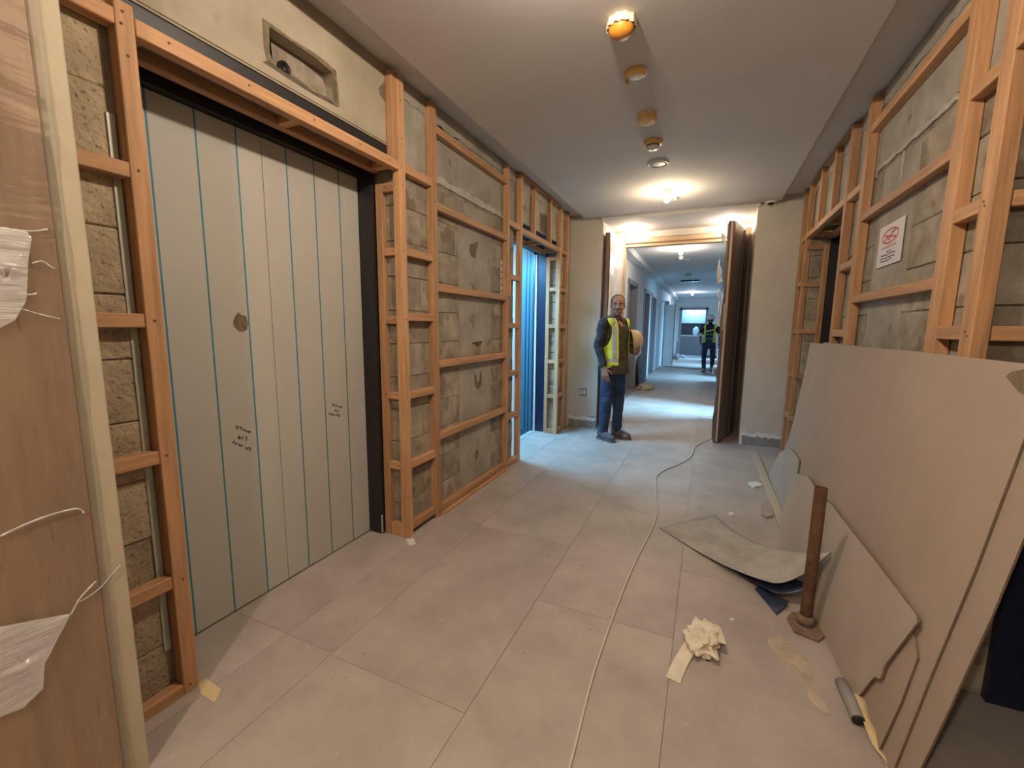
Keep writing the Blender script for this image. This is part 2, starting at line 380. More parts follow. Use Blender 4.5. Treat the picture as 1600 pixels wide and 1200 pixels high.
# white mortar line above the blocks (ragged) and the upper lintel panels
def ragged(name, side, y0, y1, z0, z1, m, parent, amp=0.007, thick=0.004, step=0.05):
    x = WL if side < 0 else WR; s = -side
    top = []; bot = []; y = y0
    while y <= y1+1e-6:
        top.append((y, z1+random.uniform(-amp, amp))); bot.append((y, z0+random.uniform(-amp, amp))); y += step
    bm = bmesh.new(); prism(bm, bot+top[::-1], 0, x-s*0.012, x+s*thick)
    bmesh.ops.triangulate(bm, faces=[f for f in bm.faces if len(f.verts) > 4])
    return bm_obj(name, bm, parent, m)
ragged('mortar_band', -1, 2.50, 3.58, 2.285, 2.335, 'white_mortar', wl)
def lintel_panel(parent, side, y0, y1, z0, z1, m='concrete'):
    x = WL if side < 0 else WR; s = -side
    return box('lintel_panel', min(x-s*0.05, x+s*random.uniform(-0.002, 0.002)), max(x-s*0.05, x+s*random.uniform(-0.002, 0.002)), y0+0.004, y1-0.004, z0, z1, parent, m, 0.003)
for a, b in ((2.13, 2.44), (2.44, 2.79), (2.79, 3.33), (3.33, 3.60), (3.60, 3.90)):
    lintel_panel(wl, -1, a, b, 2.265 if a < 2.4 or a > 3.5 else 2.335, 2.66)
for a, b in ((3.90, 4.30), (4.30, 4.72), (4.72, 5.13), (5.13, 5.57)):
    lintel_panel(wl, -1, a, b, 2.345 if b < 5.2 else 2.265, 2.66)
ragged('plaster_band', -1, 2.13, 5.57, 2.655, 2.762, 'concrete', wl, 0.008)
ragged('plaster_band', -1, -0.1, 0.80, 2.655, 2.762, 'concrete', wl, 0.008)
# lintel over the first lift with the cast-in box recess
ly0, ly1, lz0, lz1 = 1.322, 1.69, 2.405, 2.555
bm = bmesh.new()
for b in ((0.80, ly0, 2.345, ZC), (ly1, 2.13, 2.345, ZC), (ly0, ly1, 2.345, lz0), (ly0, ly1, lz1, ZC)):
    add_box(bm, WL-0.09, WL+0.001, *b)
bm_obj('concrete_lintel', bm, wl, 'lintel')
box('recess_back', WL-0.11, WL-0.075, ly0-0.01, ly1+0.01, lz0-0.01, lz1+0.01, wl, 'mortar')
bm = bmesh.new(); lathe(bm, [(0.030, 0), (0.030, 0.014), (0.022, 0.014), (0.022, 0.002)], 16)
o = bm_obj('conduit_hole', bm, wl, 'black_metal', True); o.location = (WL-0.075, 1.455, 2.462); o.rotation_euler = (0, R(90), 0)
bm = bmesh.new()    # rough broken rim of the recess
rim = [(1.31, 2.56), (1.36, 2.562), (1.45, 2.558), (1.55, 2.566), (1.64, 2.562), (1.675, 2.55), (1.695, 2.50), (1.70, 2.40), (1.685, 2.395), (1.682, 2.49), (1.66, 2.535), (1.55, 2.548), (1.34, 2.546), (1.335, 2.45), (1.345, 2.42), (1.32, 2.41), (1.31, 2.45)]
prism(bm, rim, 0, WL-0.002, WL+0.0025); bmesh.ops.triangulate(bm, faces=[f for f in bm.faces if len(f.verts) > 4])
bm_obj('broken_rim', bm, wl, 'torn_brown')
bm = bmesh.new()
pts = [(1.33, 2.415), (1.40, 2.405), (1.46, 2.412), (1.55, 2.40), (1.62, 2.408), (1.69, 2.40), (1.69, 2.392), (1.55, 2.385), (1.40, 2.39), (1.30, 2.395)]
prism(bm, pts, 0, WL-0.002, WL+0.002); bmesh.ops.triangulate(bm, faces=[f for f in bm.faces if len(f.verts) > 4])
bm_obj('broken_rim', bm, wl, 'dirt_shade_dark')
for px_ in ([(591, 138), (600, 128), (612, 134), (617, 150), (612, 164), (602, 160), (594, 150)], [(536, 0), (560, -6), (578, 2), (574, 14), (560, 10), (545, 8)]):
    bm = bmesh.new(); prism(bm, [(q.y, q.z) for q in [on(u, v, 0, WL) for u, v in px_]], 0, WL-0.001, WL+0.002); bm_obj('damp_patch', bm, wl, 'torn_brown')
bm = bmesh.new(); prism(bm, [(q.y, q.z) for q in [on(u, v, 0, WL) for u, v in ((843, 332), (852, 334), (860, 345), (860, 374), (844, 362))]], 0, WL-0.002, WL+0.0025); bm_obj('cast_in_box', bm, wl, 'torn_brown')
bm = bmesh.new(); prism(bm, [(q.y, q.z) for q in [on(u, v, 0, WL) for u, v in ((845, 336), (852, 337), (858, 346), (858, 369), (846, 359))]], 0, WL-0.002, WL+0.0035); bm_obj('box_opening_shade', bm, wl, 'dirt_shade_dark')  # flat dark patch paints the shade inside the recess
box('lintel_groove', WL-0.01, WL+0.0016, 0.84, 2.08, 2.352, 2.357, wl, 'dirt_shade_dark')
box('lintel_groove', WL-0.01, WL+0.0016, 0.84, 2.08, 2.343, 2.346, wl, 'dirt_shade_dark')

# right wall
backR = WR+0.006
wr = struct(boxes('wall_right', [(backR, 1.16, 2.05, 3.80, 0, ZC), (backR, 1.16, 5.13, YF, 0, ZC), (backR, 1.16, YB, 0.72, 0, ZC),
                                (WR+0.03, 1.16, 0.72, 2.05, 2.30, ZC), (WR+0.03, 1.16, 3.80, 5.13, 2.30, ZC)], None, 'mortar'))
course_fill(wr, 1, 2.05, 2.77, 0.41, 2.255, 'block_fine')
course_fill(wr, 1, 3.26, 3.80, 0.41, 2.255, 'block_fine')
course_fill(wr, 1, 5.13, YF-0.01, 0, 2.255, 'block_fine')
boxes('concrete_stiffener', [(WR+0.001, backR+0.01, 2.77, 3.26, 0, 2.255)], wr, 'concrete')
ragged('mortar_band', 1, 2.48, 3.40, 2.282, 2.310, 'white_mortar', wr, 0.006)
bm = bmesh.new(); prism(bm, [(2.985, 2.27), (3.0, 2.275), (2.995, 2.12), (2.985, 2.14)], 0, WR-0.003, WR+0.002)
bm_obj('mortar_drip', bm, wr, 'white_mortar')
for a, b in ((2.05, 2.45), (2.45, 2.95), (2.95, 3.40), (3.40, 3.80)): lintel_panel(wr, 1, a, b, 2.312 if 2.4 < a < 3.3 else 2.262, 2.66)
for a, b in ((0.72, 1.30), (1.30, 2.05), (3.80, 4.25), (4.25, 4.70), (4.70, 5.13), (5.13, 5.57)): lintel_panel(wr, 1, a, b, 2.30, 2.66)
ragged('plaster_band', 1, 0.72, 5.57, 2.655, 2.762, 'concrete', wr, 0.008)
# return of blocks at the near lift on the right (faces the camera)
for k in range(11):
    z = k*0.205
    box('concrete_block', WR+0.004+random.uniform(0, .004), 1.15, 2.03, 2.052, z+0.002, z+0.203, wr, 'block_fine', 0.003)
for k in range(11):
    z = k*0.205
    box('concrete_block', WR+0.004, 1.15, 5.112, 5.132, z+0.002, z+0.203, wr, 'block_fine', 0.003)
    box('concrete_block', -1.95, WL-0.004, 5.112, 5.132, z+0.002, z+0.203, wl, 'block_fine', 0.004)
    box('concrete_block', -1.94, WL-0.012, 2.118, 2.134, z+0.002, z+0.203, wl, 'mortar', 0.004)

# ---- end wall with the deep doorway
wf = struct(boxes('wall_far', [(-1.96, -1.28, YF, 6.44, 0, ZC), (0.42, 1.16, YF, 6.44, 0, ZC), (-1.28, 0.42, YF, 6.44, 2.67, ZC+0.05),
                              (-1.28, 0.42, 6.38, 6.44, 2.56, 2.70)], None, 'plaster_far'))
def skirt(x0, x1):
    g = box('unpainted_strip', x0, x1, YF-0.004, YF, 0.0, 0.10, wf, 'raw_grey')
    top = []; x = x0; n = 12
    for i in range(n+1):
        x = x0+(x1-x0)*i/n; top.append((x, 0.10+random.uniform(-0.012, 0.012)))
    up = [(p[0], p[1]+random.uniform(0.035, 0.06)) for p in top][::-1]
    bm = bmesh.new(); prism(bm, top+up, 1, YF-0.006, YF-0.001); bmesh.ops.triangulate(bm, faces=[f for f in bm.faces if len(f.verts) > 4])
    bm_obj('putty_edge', bm, wf, 'white_putty')
skirt(0.425, 0.865); skirt(-1.66, -1.285)
bm = bmesh.new(); prism(bm, [(0.425, 0.0), (0.45, 0.0), (0.44, 0.13), (0.43, 0.17), (0.425, 0.17)], 1, YF-0.008, YF-0.003)
bm_obj('putty_edge', bm, wf, 'white_putty')

# ---- doorway: timber lining, header, side jambs
tr1 = struct(empty('trim_1', (-0.43, 6.38, 0)))
box('head_lining', -1.16, 0.36, 6.32, 6.42, 2.455, 2.545, tr1, 'door_beige', 0.004)
box('head_lining', -1.16, 0.36, 6.29, 6.32, 2.50, 2.56, tr1, 'door_beige', 0.004)
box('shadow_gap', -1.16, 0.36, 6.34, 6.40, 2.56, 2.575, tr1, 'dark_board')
box('side_jamb', -1.19, -1.12, 6.30, 6.44, 0, 2.545, tr1, 'door_beige', 0.004)
box('side_jamb', 0.35, 0.42, 6.30, 6.44, 0, 2.60, tr1, 'door_brown', 0.004)

# ---- corridor shell
wcl_boxes = []; y = 6.44
doorsL = [(8.62, 9.75), (10.95, 11.95), (12.45, 13.55), (16.45, 17.45)]
for a, b in doorsL:
    wcl_boxes.append((-1.75, -1.45, y, a, 0, 2.71)); wcl_boxes.append((-1.75, -1.45, a, b, 2.22, 2.71)); y = b
wcl_boxes.append((-1.75, -1.45, y, 22.0, 0, 2.71))
wcl = struct(boxes('wall_corridor_left', wcl_boxes, None, 'plaster_corr'))
wcr_boxes = []; y = 6.44
for a, b in ((7.05, 8.05), (12.1, 13.1), (16.4, 17.4), (19.9, 20.9)):
    wcr_boxes.append((0.45, 0.70, y, a, 0, 2.71)); wcr_boxes.append((0.45, 0.70, a, b, 2.2, 2.71)); y = b
wcr_boxes.append((0.45, 0.70, y, 22.0, 0, 2.71))
struct(boxes('wall_corridor_right', wcr_boxes, None, 'plaster_corr'))
struct(boxes('wall_corridor_end', [(-1.75, -1.17, 22.0, 22.15, 0, 2.71), (-0.10, 0.70, 22.0, 22.15, 0, 2.71), (-1.17, -0.10, 22.0, 22.15, 2.22, 2.71)], None, 'plaster_corr'))
struct(boxes('wall_pantry', [(-1.5, 0.3, 23.4, 23.5, 0, 2.71), (-1.6, -1.5, 22.15, 23.5, 0, 2.71), (0.3, 0.4, 22.15, 23.5, 0, 2.71)], None, 'plaster_corr'))
for i, (a, b) in enumerate(doorsL):
    d = struct(empty('door_%d' % (i+1), (-1.45, (a+b)/2, 0)))
    box('jamb', -1.62, -1.43, a-0.06, a+0.03, 0, 2.25, d, 'corr_door'); box('jamb', -1.62, -1.43, b-0.03, b+0.06, 0, 2.25, d, 'corr_door')
    box('head', -1.62, -1.43, a-0.06, b+0.06, 2.19, 2.28, d, 'corr_door')
    if i < 3: box('leaf', -1.60, -1.555, a+0.03, b-0.03, 0.01, 2.19, d, 'corr_door_dark' if i == 2 else 'corr_door')
    else:
        lf = box('leaf', -1.50, -1.10, 16.40, 16.445, 0.01, 2.15, d, 'cabinet_white', 0.004)
        box('leaf_edge', -1.10, -1.075, 16.395, 16.45, 0.01, 2.15, d, 'corr_door')
d = struct(empty('trim_2', (-0.635, 22.0, 0)))
box('jamb', -1.25, -1.15, 21.96, 22.16, 0, 2.25, d, 'corr_door'); box('jamb', -0.12, -0.02, 21.96, 22.16, 0, 2.25, d, 'corr_door')
box('head', -1.25, -0.02, 21.96, 22.16, 2.17, 2.28, d, 'corr_door')
box('base', -1.449, -1.43, 6.5, 8.5, 0, 0.09, wcl, 'cabinet_white')

# ================================================================== TIMBER FRAMES
def frame(label, y0, group='raw timber batten frames fixed to the block walls'):
    f = empty('timber_frame', (0, y0, 0)); tag(f, label, 'frame', group); return f
def bat(f, name, x0, x1, y0, y1, z0, z1):
    dx, dy, dz = abs(x1-x0), abs(y1-y0), abs(z1-z0)
    ax = 'x' if dx > max(dy, dz) else ('y' if dy > dz else 'z')
    j = lambda: random.uniform(-0.0015, 0.0015)
    return box(name, min(x0, x1)+j()*0.3, max(x0, x1)+j(), y0, y1, z0, z1, f, 'timber_'+ax, 0.0025)
nail_me = None
def nail(f, p, ax=0, s=1):
    global nail_me
    if nail_me is None:
        bm = bmesh.new(); lathe(bm, [(0.0042, 0), (0.0042, 0.0012), (0.002, 0.0016)], 8)
        nail_me = bpy.data.meshes.new('nail'); bm.to_mesh(nail_me); bm.free(); nail_me.materials.append(MATS['dirt_shade_dark'])
    o = bpy.data.objects.new('nail', nail_me); COL.objects.link(o); o.parent = f
    o.location = Vector(p) - f.location
    o.rotation_euler = (0, R(90)*s, 0) if ax == 0 else (R(90), 0, 0)
B = 0.05
xf, xb = XL, WL+0.002
# 1: strip left of the first lift
f = frame('timber frame between the wrapped veneer panel and the first lift door', 0.81)
bat(f, 'post', xb, xf, 0.788, 0.838, 0.0, 2.30)
bat(f, 'post', xb, xf, 0.28, 0.33, 0.0, 2.30)
for z in (1.838, 1.377, 0.920, 0.464): bat(f, 'batten', xb, xf-0.003, 0.33, 0.788, z-0.045, z)
bat(f, 'batten', xb, xf, 0.33, 0.788, 2.225, 2.27); bat(f, 'batten', xb, xf-0.002, 0.33, 0.788, 0.0, 0.042)
for z in (2.27, 2.235, 1.82, 1.355, 0.90, 0.44, 0.03, 2.15): nail(f, (xf+0.0005, 0.812+random.uniform(-.01, .01), z))
# 2: header over the first lift
f = frame('long timber header with a ladder soffit above the striped lift door', 1.46)
bat(f, 'header', xb, xf, 0.84, 2.078, 2.222, 2.272)
bat(f, 'inner_rail', -1.845, -1.80, 0.80, 2.078, 2.225, 2.27)
for y in (0.86, 1.45, 2.04): bat(f, 'cross_piece', -1.80, xb, y-0.022, y+0.022, 2.227, 2.262)
box('soffit_ply', -1.80, xb, 0.84, 2.07, 2.262, 2.27, f, 'torn_brown')
for y in (0.93, 1.2, 1.5, 1.78, 2.0): nail(f, (xf+0.0005, y, 2.25))
# 3: column between first lift and the wide panel
f = frame('timber column frame wrapping the corner between the striped lift door and the wide bay', 2.27)
bat(f, 'post', xb, xf, 2.08, 2.137, 0.0, 2.73); bat(f, 'post', xb, xf-0.004, 2.035, 2.078, 2.274, 2.73)
bat(f, 'post', -1.835, -1.785, 2.08, 2.116, 0.0, 2.165)
bat(f, 'post', xb, xf, 2.405, 2.462, 0.0, 2.735)
for z in (0.085, 0.49, 0.937, 1.40, 1.80): bat(f, 'batten', -1.785, xb-0.001, 2.082, 2.116, z-(0.085 if z < .1 else .045), z)
bat(f, 'batten', -1.785, xb-0.001, 2.082, 2.116, 2.115, 2.165)
for z in (0.085, 0.49, 0.937, 1.42, 1.805, 2.272): bat(f, 'batten', xb, xf-0.003, 2.137, 2.405, z-(0.05 if z < .1 else .046), z)
for z in (0.05, 0.46, 0.91, 1.38, 1.78, 2.15, 2.25, 2.4, 2.6): nail(f, (xf+0.0005, 2.108, z)); nail(f, (xf+.0005, 2.433, z-0.01))
for z in (0.05, 0.47, 0.92, 1.38, 1.78): nail(f, (-1.72, 2.0815, z), 1); nail(f, (-1.80, 2.0795, z), 1)
for x in (-1.80, -1.76, -1.72): nail(f, (x, 2.0815, 2.145), 1)
# 4: wide bay
f = frame('wide timber frame bay across the block wall with the broken-out pocket', 3.0)
for z in (2.612, 2.143, 1.622, 1.108, 0.60): bat(f, 'batten', xb, xf-0.004, 2.462, 3.545, z-0.048, z)
bat(f, 'bottom_plate', xb, xf-0.002, 2.462, 3.545, 0.028, 0.070); bat(f, 'bottom_plate', xb, xf+0.02, 2.478, 3.54, 0.0, 0.022)
bat(f, 'post', xb, xf, 3.545, 3.59, 0.0, 2.73)
for z in (2.59, 2.12, 1.6, 1.08, 0.57): nail(f, (xf+0.0005, 3.567, z)); nail(f, (xf-.0035, 3.5, z)); nail(f, (xf-.0035, 2.8, z))
# 5: narrow bay by the second lift
f = frame('narrow timber frame bay next to the open blue-lit lift', 3.73)
bat(f, 'post', xb, xf, 3.832, 3.885, 0.0, 2.745)
for z in (0.06, 0.515, 0.925, 1.375, 1.815, 2.285): bat(f, 'batten', xb, xf-0.003, 3.59, 3.832, z-(0.055 if z < .1 else .046), z)
box('splice', xb+0.01, xf+0.004, 3.598, 3.622, 1.62, 1.86, f, 'timber_z', 0.002)
# 6: header over lift two
f = frame('timber header with short studs above the open blue-lit lift', 4.45)
bat(f, 'header', xb, xf, 3.885, 5.03, 2.222, 2.272); bat(f, 'inner_rail', -1.885, -1.835, 3.86, 5.03, 2.205, 2.25)
for y in (3.95, 4.45, 4.98): bat(f, 'cross_piece', -1.835, xb, y-0.022, y+0.022, 2.215, 2.26)
for y in (4.215, 4.70): bat(f, 'stud', xb, xf-0.004, y-0.022, y+0.022, 2.272, 2.735)
bat(f, 'head_plate', xb, xf-0.006, 3.885, 5.03, 2.738, 2.762)
# 7: far column
f = frame('timber column frame in the corner beside the end wall and the blue-lit lift', 5.2)
bat(f, 'post', xb, xf, 5.03, 5.085, 0.0, 2.735); bat(f, 'post', -1.835, -1.79, 5.05, 5.085, 0.0, 2.18); bat(f, 'post', xb, xf, 5.33, 5.385, 0.0, 2.755)
for z in (0.06, 0.50, 0.935, 1.372, 1.815, 2.18): bat(f, 'batten', -1.79, xb-0.001, 5.052, 5.085, z-(0.055 if z < .1 else .045), z)
for z in (0.06, 0.50, 0.935, 1.372, 1.815, 2.27): bat(f, 'batten', xb, xf-0.003, 5.085, 5.33, z-(0.05 if z < .1 else .045), z)
# right wall frames
gx, gb = XR, WR-0.002
f = frame('timber column frame above the leaning boards at the corner of the near right lift', 2.1)
bat(f, 'post', gx, gb, 1.985, 2.06, 0.0, 2.74); bat(f, 'post', gx, gb, 2.24, 2.325, 0.0, 2.74)
for z in (0.50, 0.93, 1.365, 1.80, 2.235): bat(f, 'batten', gx+0.003, gb, 2.06, 2.24, z-0.05, z)
for z in (0.50, 0.93, 1.365, 1.80, 2.165): bat(f, 'batten', gb+0.003, 1.010, 1.988, 2.026, z-0.05, z)
for z in (1.345, 1.78, 1.33, 1.765): nail(f, (gx-0.0005, 2.02+random.uniform(-.012, .012), z), 0, -1)
f = frame('timber header over the dark near right lift', 1.35)
bat(f, 'header', gx, gb, 0.74, 1.985, 2.222, 2.272); bat(f, 'inner_rail', 1.0, 1.05, 0.74, 1.985, 2.205, 2.25)
f = frame('wide timber frame bay behind the paper notice on the right wall', 2.88)
for z in (2.575, 2.06, 1.562, 1.05, 0.55): bat(f, 'batten', gx+0.004, gb, 2.325, 3.42, z-0.048, z)
bat(f, 'post', gx, gb, 3.42, 3.50, 0.0, 2.735)
for z in (2.55, 2.04, 1.54): nail(f, (gx-0.0005, 3.46, z), 0, -1)
f = frame('narrow timber frame bay beside the dark far lift opening', 3.66)
bat(f, 'post', gx, gb, 3.80, 3.86, 0.0, 2.735)
for z in (0.5, 0.93, 1.345, 1.80, 2.272): bat(f, 'batten', gx+0.003, gb, 3.50, 3.80, z-0.048, z)
f = frame('timber header with short studs over the dark far lift opening', 4.45)
bat(f, 'header', gx, gb, 3.86, 5.13, 2.222, 2.272); bat(f, 'inner_rail', 1.0, 1.045, 3.86, 5.10, 2.205, 2.25)
for y in (4.27, 4.72): bat(f, 'stud', gx+0.004, gb, y-0.025, y+0.025, 2.272, 2.735)
bat(f, 'head_plate', gx+0.006, gb, 3.86, 5.13, 2.738, 2.762)
for y in (4.0, 4.5, 5.0): bat(f, 'cross_piece', gb, 1.0, y-0.02, y+0.02, 2.215, 2.26)
f = frame('timber column frame in the corner beside the painted end wall pier and the dark lift', 5.25)
bat(f, 'post', gx, gb, 5.13, 5.185, 0.0, 2.735); bat(f, 'post', 0.965, 1.011, 5.08, 5.110, 0.0, 2.15); bat(f, 'post', gx, gb, 5.40, 5.46, 0.0, 2.75)
for z in (0.06, 0.46, 0.895, 1.345, 1.80, 2.15): bat(f, 'batten', gb-0.04, 0.965, 5.082, 5.108, z-0.045, z)
for z in (0.06, 0.46, 0.895, 1.345, 1.82, 2.27): bat(f, 'batten', gx+0.003, gb, 5.185, 5.40, z-0.045, z)

# ================================================================== LIFTS
# ---- first lift: protected landing door with printed stripes
ld = empty('lift_door', (-1.97, 1.5, 0)); tag(ld, 'closed pale lift door with thin vertical blue lines and handwriting', 'lift door')
XD = -1.945
box('door_panel', XD-0.04, XD, 0.885, 1.4475, 0.006, 2.205, ld, 'door_film', 0.001)
box('door_panel', XD-0.04, XD, 1.4505, 2.055, 0.006, 2.205, ld, 'door_film', 0.001)
box('gap', XD-0.03, XD-0.02, 1.447, 1.451, 0.006, 2.2, ld, 'dark_line')
for y in (0.992, 1.162, 1.33, 1.579, 1.742, 1.910):
    box('blue_line', XD-0.001, XD+0.0008, y-0.0034, y+0.0034, 0.008, 2.204, ld, 'blue_line')
bm = bmesh.new()
c = on(376, 505, 0, XD); pts = []
for i in range(18):
    a = 2*math.pi*i/18; rr = random.uniform(0.88, 1.08); pts.append((c.y+0.036*rr*math.cos(a), c.z+0.041*rr*math.sin(a)))
pts[5] = (pts[5][0], pts[5][1]+0.008)
prism(bm, pts, 0, XD-0.001, XD+0.001); bm_obj('torn_patch', bm, ld, 'torn_brown').location = Vector((0, 0, 0))-ld.location
def handwriting(strokes, u0, v0, sc, parent, wd=0.0023):
    bm = bmesh.new()
    for s in strokes:
        P = [on(u0+a/sc, v0+b/sc, 0, XD+0.0006) for a, b in s]
        tube(bm, spline(P, 4) if len(P) > 2 else P, wd, 5)
    for v in bm.verts: v.co.x = XD + (v.co.x-XD)*0.35
    o = bm_obj('handwriting', bm, parent, 'ink'); o.location = -parent.location; return o
handwriting([[(285, 290), (330, 235), (370, 260), (350, 310), (300, 325)], [(400, 290), (440, 260), (450, 300)], [(440, 265), (520, 310), (490, 355), (455, 345)],
             [(560, 390), (600, 340), (610, 400), (560, 390)], [(640, 400), (690, 420)], [(650, 390), (700, 440), (760, 430)], [(700, 410), (800, 430), (750, 490)],
             [(400, 570), (390, 650), (440, 660), (460, 600)], [(430, 580), (420, 640)], [(550, 580), (490, 710)], [(600, 610), (670, 610), (640, 750)],
             [(200, 760), (260, 755), (220, 800)], [(165, 820), (225, 815)], [(310, 790), (280, 860), (320, 850)], [(290, 830), (330, 820)], [(400, 830), (380, 890)], [(380, 870), (420, 860)],
             [(440, 860), (420, 920), (540, 900)], [(470, 890), (500, 860)], [(610, 990), (670, 970), (660, 1010)], [(680, 1050), (720, 980), (800, 1010), (770, 1100)], [(740, 970), (790, 980)]],
            355, 655, 21.82, ld)
handwriting([[(420, 390), (460, 330), (480, 400)], [(430, 380), (470, 375)], [(500, 380), (490, 430), (540, 430), (540, 370)], [(570, 370), (600, 380), (600, 430)], [(620, 380), (680, 460)], [(640, 460), (690, 430)],
             [(720, 460), (790, 450), (780, 490), (730, 480)], [(800, 470), (850, 460), (880, 500), (830, 510)], [(550, 610), (610, 620), (560, 670), (545, 630)], [(640, 640), (610, 760)], [(700, 640), (740, 660), (700, 720)],
             [(275, 750), (290, 830)], [(310, 770), (320, 830)], [(350, 780), (370, 830)], [(370, 860), (440, 790), (440, 860), (380, 855)], [(490, 810), (500, 890), (540, 870), (520, 820)],
             [(600, 850), (680, 820), (680, 880), (620, 880)], [(700, 830), (790, 850), (760, 930), (700, 890)]], 505, 620, 30, ld)
t3 = struct(empty('trim_3', (-1.95, 1.5, 0)))
box('black_jamb', -1.99, -1.842, 2.057, 2.079, 0, 2.26, t3, 'black_metal'); box('black_jamb', -1.99, -1.86, 0.80, 0.875, 0, 2.26, t3, 'black_metal')
box('black_head', -1.99, -1.90, 0.80, 2.079, 2.207, 2.345, t3, 'black_metal')
box('black_edge', WL-0.02, WL+0.004, 0.80, 2.078, 2.290, 2.338, t3, 'black_metal')
box('threshold', -1.99, -1.945, 0.86, 2.06, -0.002, 0.005, t3, 'dark_line')
box('bracket', -1.842, -1.838, 2.05, 2.062, 0.01, 0.13, t3, 'galv')
box('shaft_back', -2.05, -2.0, 0.8, 2.13, 0, 2.6, t3, 'black_metal')
an = struct(box('trim_4', WL+0.001, WL+0.006, 0.762, 0.782, 0.18, 1.98, None, 'galv'))

# ---- second lift: open, blue-lit car
car = empty('lift_car', (-2.7, 4.5, 0)); tag(car, 'open lift car with blue-lit steel walls beyond the far left opening', 'lift')
box('floor_plate', -3.35, -2.02, 3.86, 5.16, -0.004, 0.002, car, 'steel_dark')
box('side_panel', -3.35, -2.02, 5.10, 5.16, 0, 2.38, car, 'steel_blue'); box('side_panel', -3.35, -2.16, 3.84, 3.90, 0, 2.38, car, 'steel_blue')
box('back_panel', -3.40, -3.35, 3.84, 5.16, 0, 2.38, car, 'steel_blue')
box('ceiling_plate', -3.40, -2.10, 3.84, 5.16, 2.38, 2.42, car, 'steel_blue')
box('light_panel', -3.15, -2.30, 4.0, 5.0, 2.355, 2.378, car, 'lift_panel')
for x in (-2.07, -2.115, -2.3, -2.6, -2.9): box('panel_joint', x-0.006, x+0.006, 5.094, 5.101, 0, 2.36, car, 'steel_dark')
dl = empty('lift_landing_door', (-2.0, 5.1, 0)); tag(dl, 'slid-back steel landing door leaf at the edge of the open lift', 'lift door')
box('leaf', -2.012, -1.985, 5.06, 5.112, 0.004, 2.22, dl, 'steel_dark')
box('edge_strip', -1.984, -1.962, 5.066, 5.084, 0.004, 2.22, dl, 'white_plastic')
t5 = struct(empty('trim_5', (-1.95, 4.5, 0)))
box('jamb', -1.958, -1.842, 5.086, 5.111, 0, 2.26, t5, 'navy_metal'); box('light_leak_sheet', -1.94, WL+0.001, 3.862, 3.866, 0, 2.05, t5, 'sheet_glow')  # sheet is added to imitate light leaking through the gap at the post
box('head', -1.99, -1.89, 3.86, 5.11, 2.236, 2.345, t5, 'navy_metal'); box('sill', -2.02, -1.95, 3.90, 5.11, -0.004, 0.004, t5, 'galv')
struct(boxes('wall_shaft', [(-3.6, -2.0, 3.70, 3.80, 0, 2.76), (-3.6, -2.0, 5.20, 5.30, 0, 2.76), (-3.6, -3.5, 3.80, 5.20, 0, 2.76), (-3.6, -1.96, 3.8, 5.2, 2.66, 2.76)], None, 'raw_grey'))
area('lift_car_light', (-2.34, 4.15, 2.33), (R(20), R(-6), 0), 0.6, P_LIFT*0.75, (0.16, 0.54, 1.0), 0.5).data.spread = R(126)

# ---- dark lifts on the right
for (a, b, lab) in ((0.72, 2.03, 'closed dark navy lift door behind the leaning boards'), (3.86, 5.11, 'closed dark lift door in the far right opening')):
    dd = empty('lift_door', (1.12, (a+b)/2, 0)); tag(dd, lab, 'lift door'); mid = (a+b)/2; pm = 'navy_metal' if a < 2 else 'black_metal'
    box('door_panel', 1.115, 1.15, a, mid-0.002, 0.004, 2.24, dd, pm); box('door_panel', 1.115, 1.15, mid+0.002, b, 0.004, 2.24, dd, pm)
    box('black_head', 1.06, 1.115, a, b, 2.2, 2.30, dd, 'black_metal')
    box('side_jamb', 1.015, 1.114, b-0.032, b-0.002, 0.0, 2.2, dd, pm)
struct(boxes('wall_shaft_right', [(1.16, 1.26, YB, YF, 0, ZC)], None, 'raw_grey'))

# ================================================================== DOUBLE DOOR LEAVES
lf = empty('door_leaf', (0.385, 6.33, 0)); tag(lf, 'dark brown door leaf wrapped in film standing open toward the lobby', 'door')
ang = math.atan2(5.50-6.33, 0.165-0.385)      # from hinge toward the free edge
lf.rotation_euler = (0, 0, ang)
def lbox(name, x0, x1, y0, y1, z0, z1, m, parent=lf, bev=0.0):
    bm = bmesh.new(); add_box(bm, x0, x1, y0, y1, z0, z1)
    if bev: bmesh.ops.bevel(bm, geom=bm.edges[:], offset=bev, segments=1, affect='EDGES')
    return bm_obj(name, bm, parent, m)
W = 0.86
lbox('leaf', 0, W, -0.03, 0.03, 0.01, 2.53, 'door_brown', bev=0.003)
lbox('edge_strip', W-0.002, W+0.006, -0.022, -0.006, 0.02, 2.52, 'dark_board'); lbox('edge_strip', W-0.002, W+0.005, 0.006, 0.02, 0.02, 2.52, 'veneer')
lbox('lock_plate', W+0.004, W+0.009, -0.012, 0.012, 1.32, 1.62, 'chrome')
lbox('stile', 0.02, 0.06, 0.03, 0.05, 0.01, 2.5, 'door_brown'); lbox('stile', 0.36, 0.40, 0.03, 0.052, 0.01, 2.5, 'dark_board')
def film_sheet(name, parent, fn, nu, nv, m):
    bm = bmesh.new(); g = [[bm.verts.new(fn(i/nu, j/nv)) for j in range(nv+1)] for i in range(nu+1)]
    for i in range(nu):
        for j in range(nv): bm.faces.new((g[i][j], g[i+1][j], g[i+1][j+1], g[i][j+1]))
    return bm_obj(name, bm, parent, m, True)
def nz(x, y, z, s): return noise.noise(Vector((x*s, y*s, z*s)))
film_sheet('cling_film', lf, lambda u, v: (0.02+u*0.84, 0.040+0.014*nz(u*2, v*9, 0, 1.5)+0.004*nz(u*9, v*30, 3, 1), 0.03+v*2.48), 24, 80, 'cling_film')
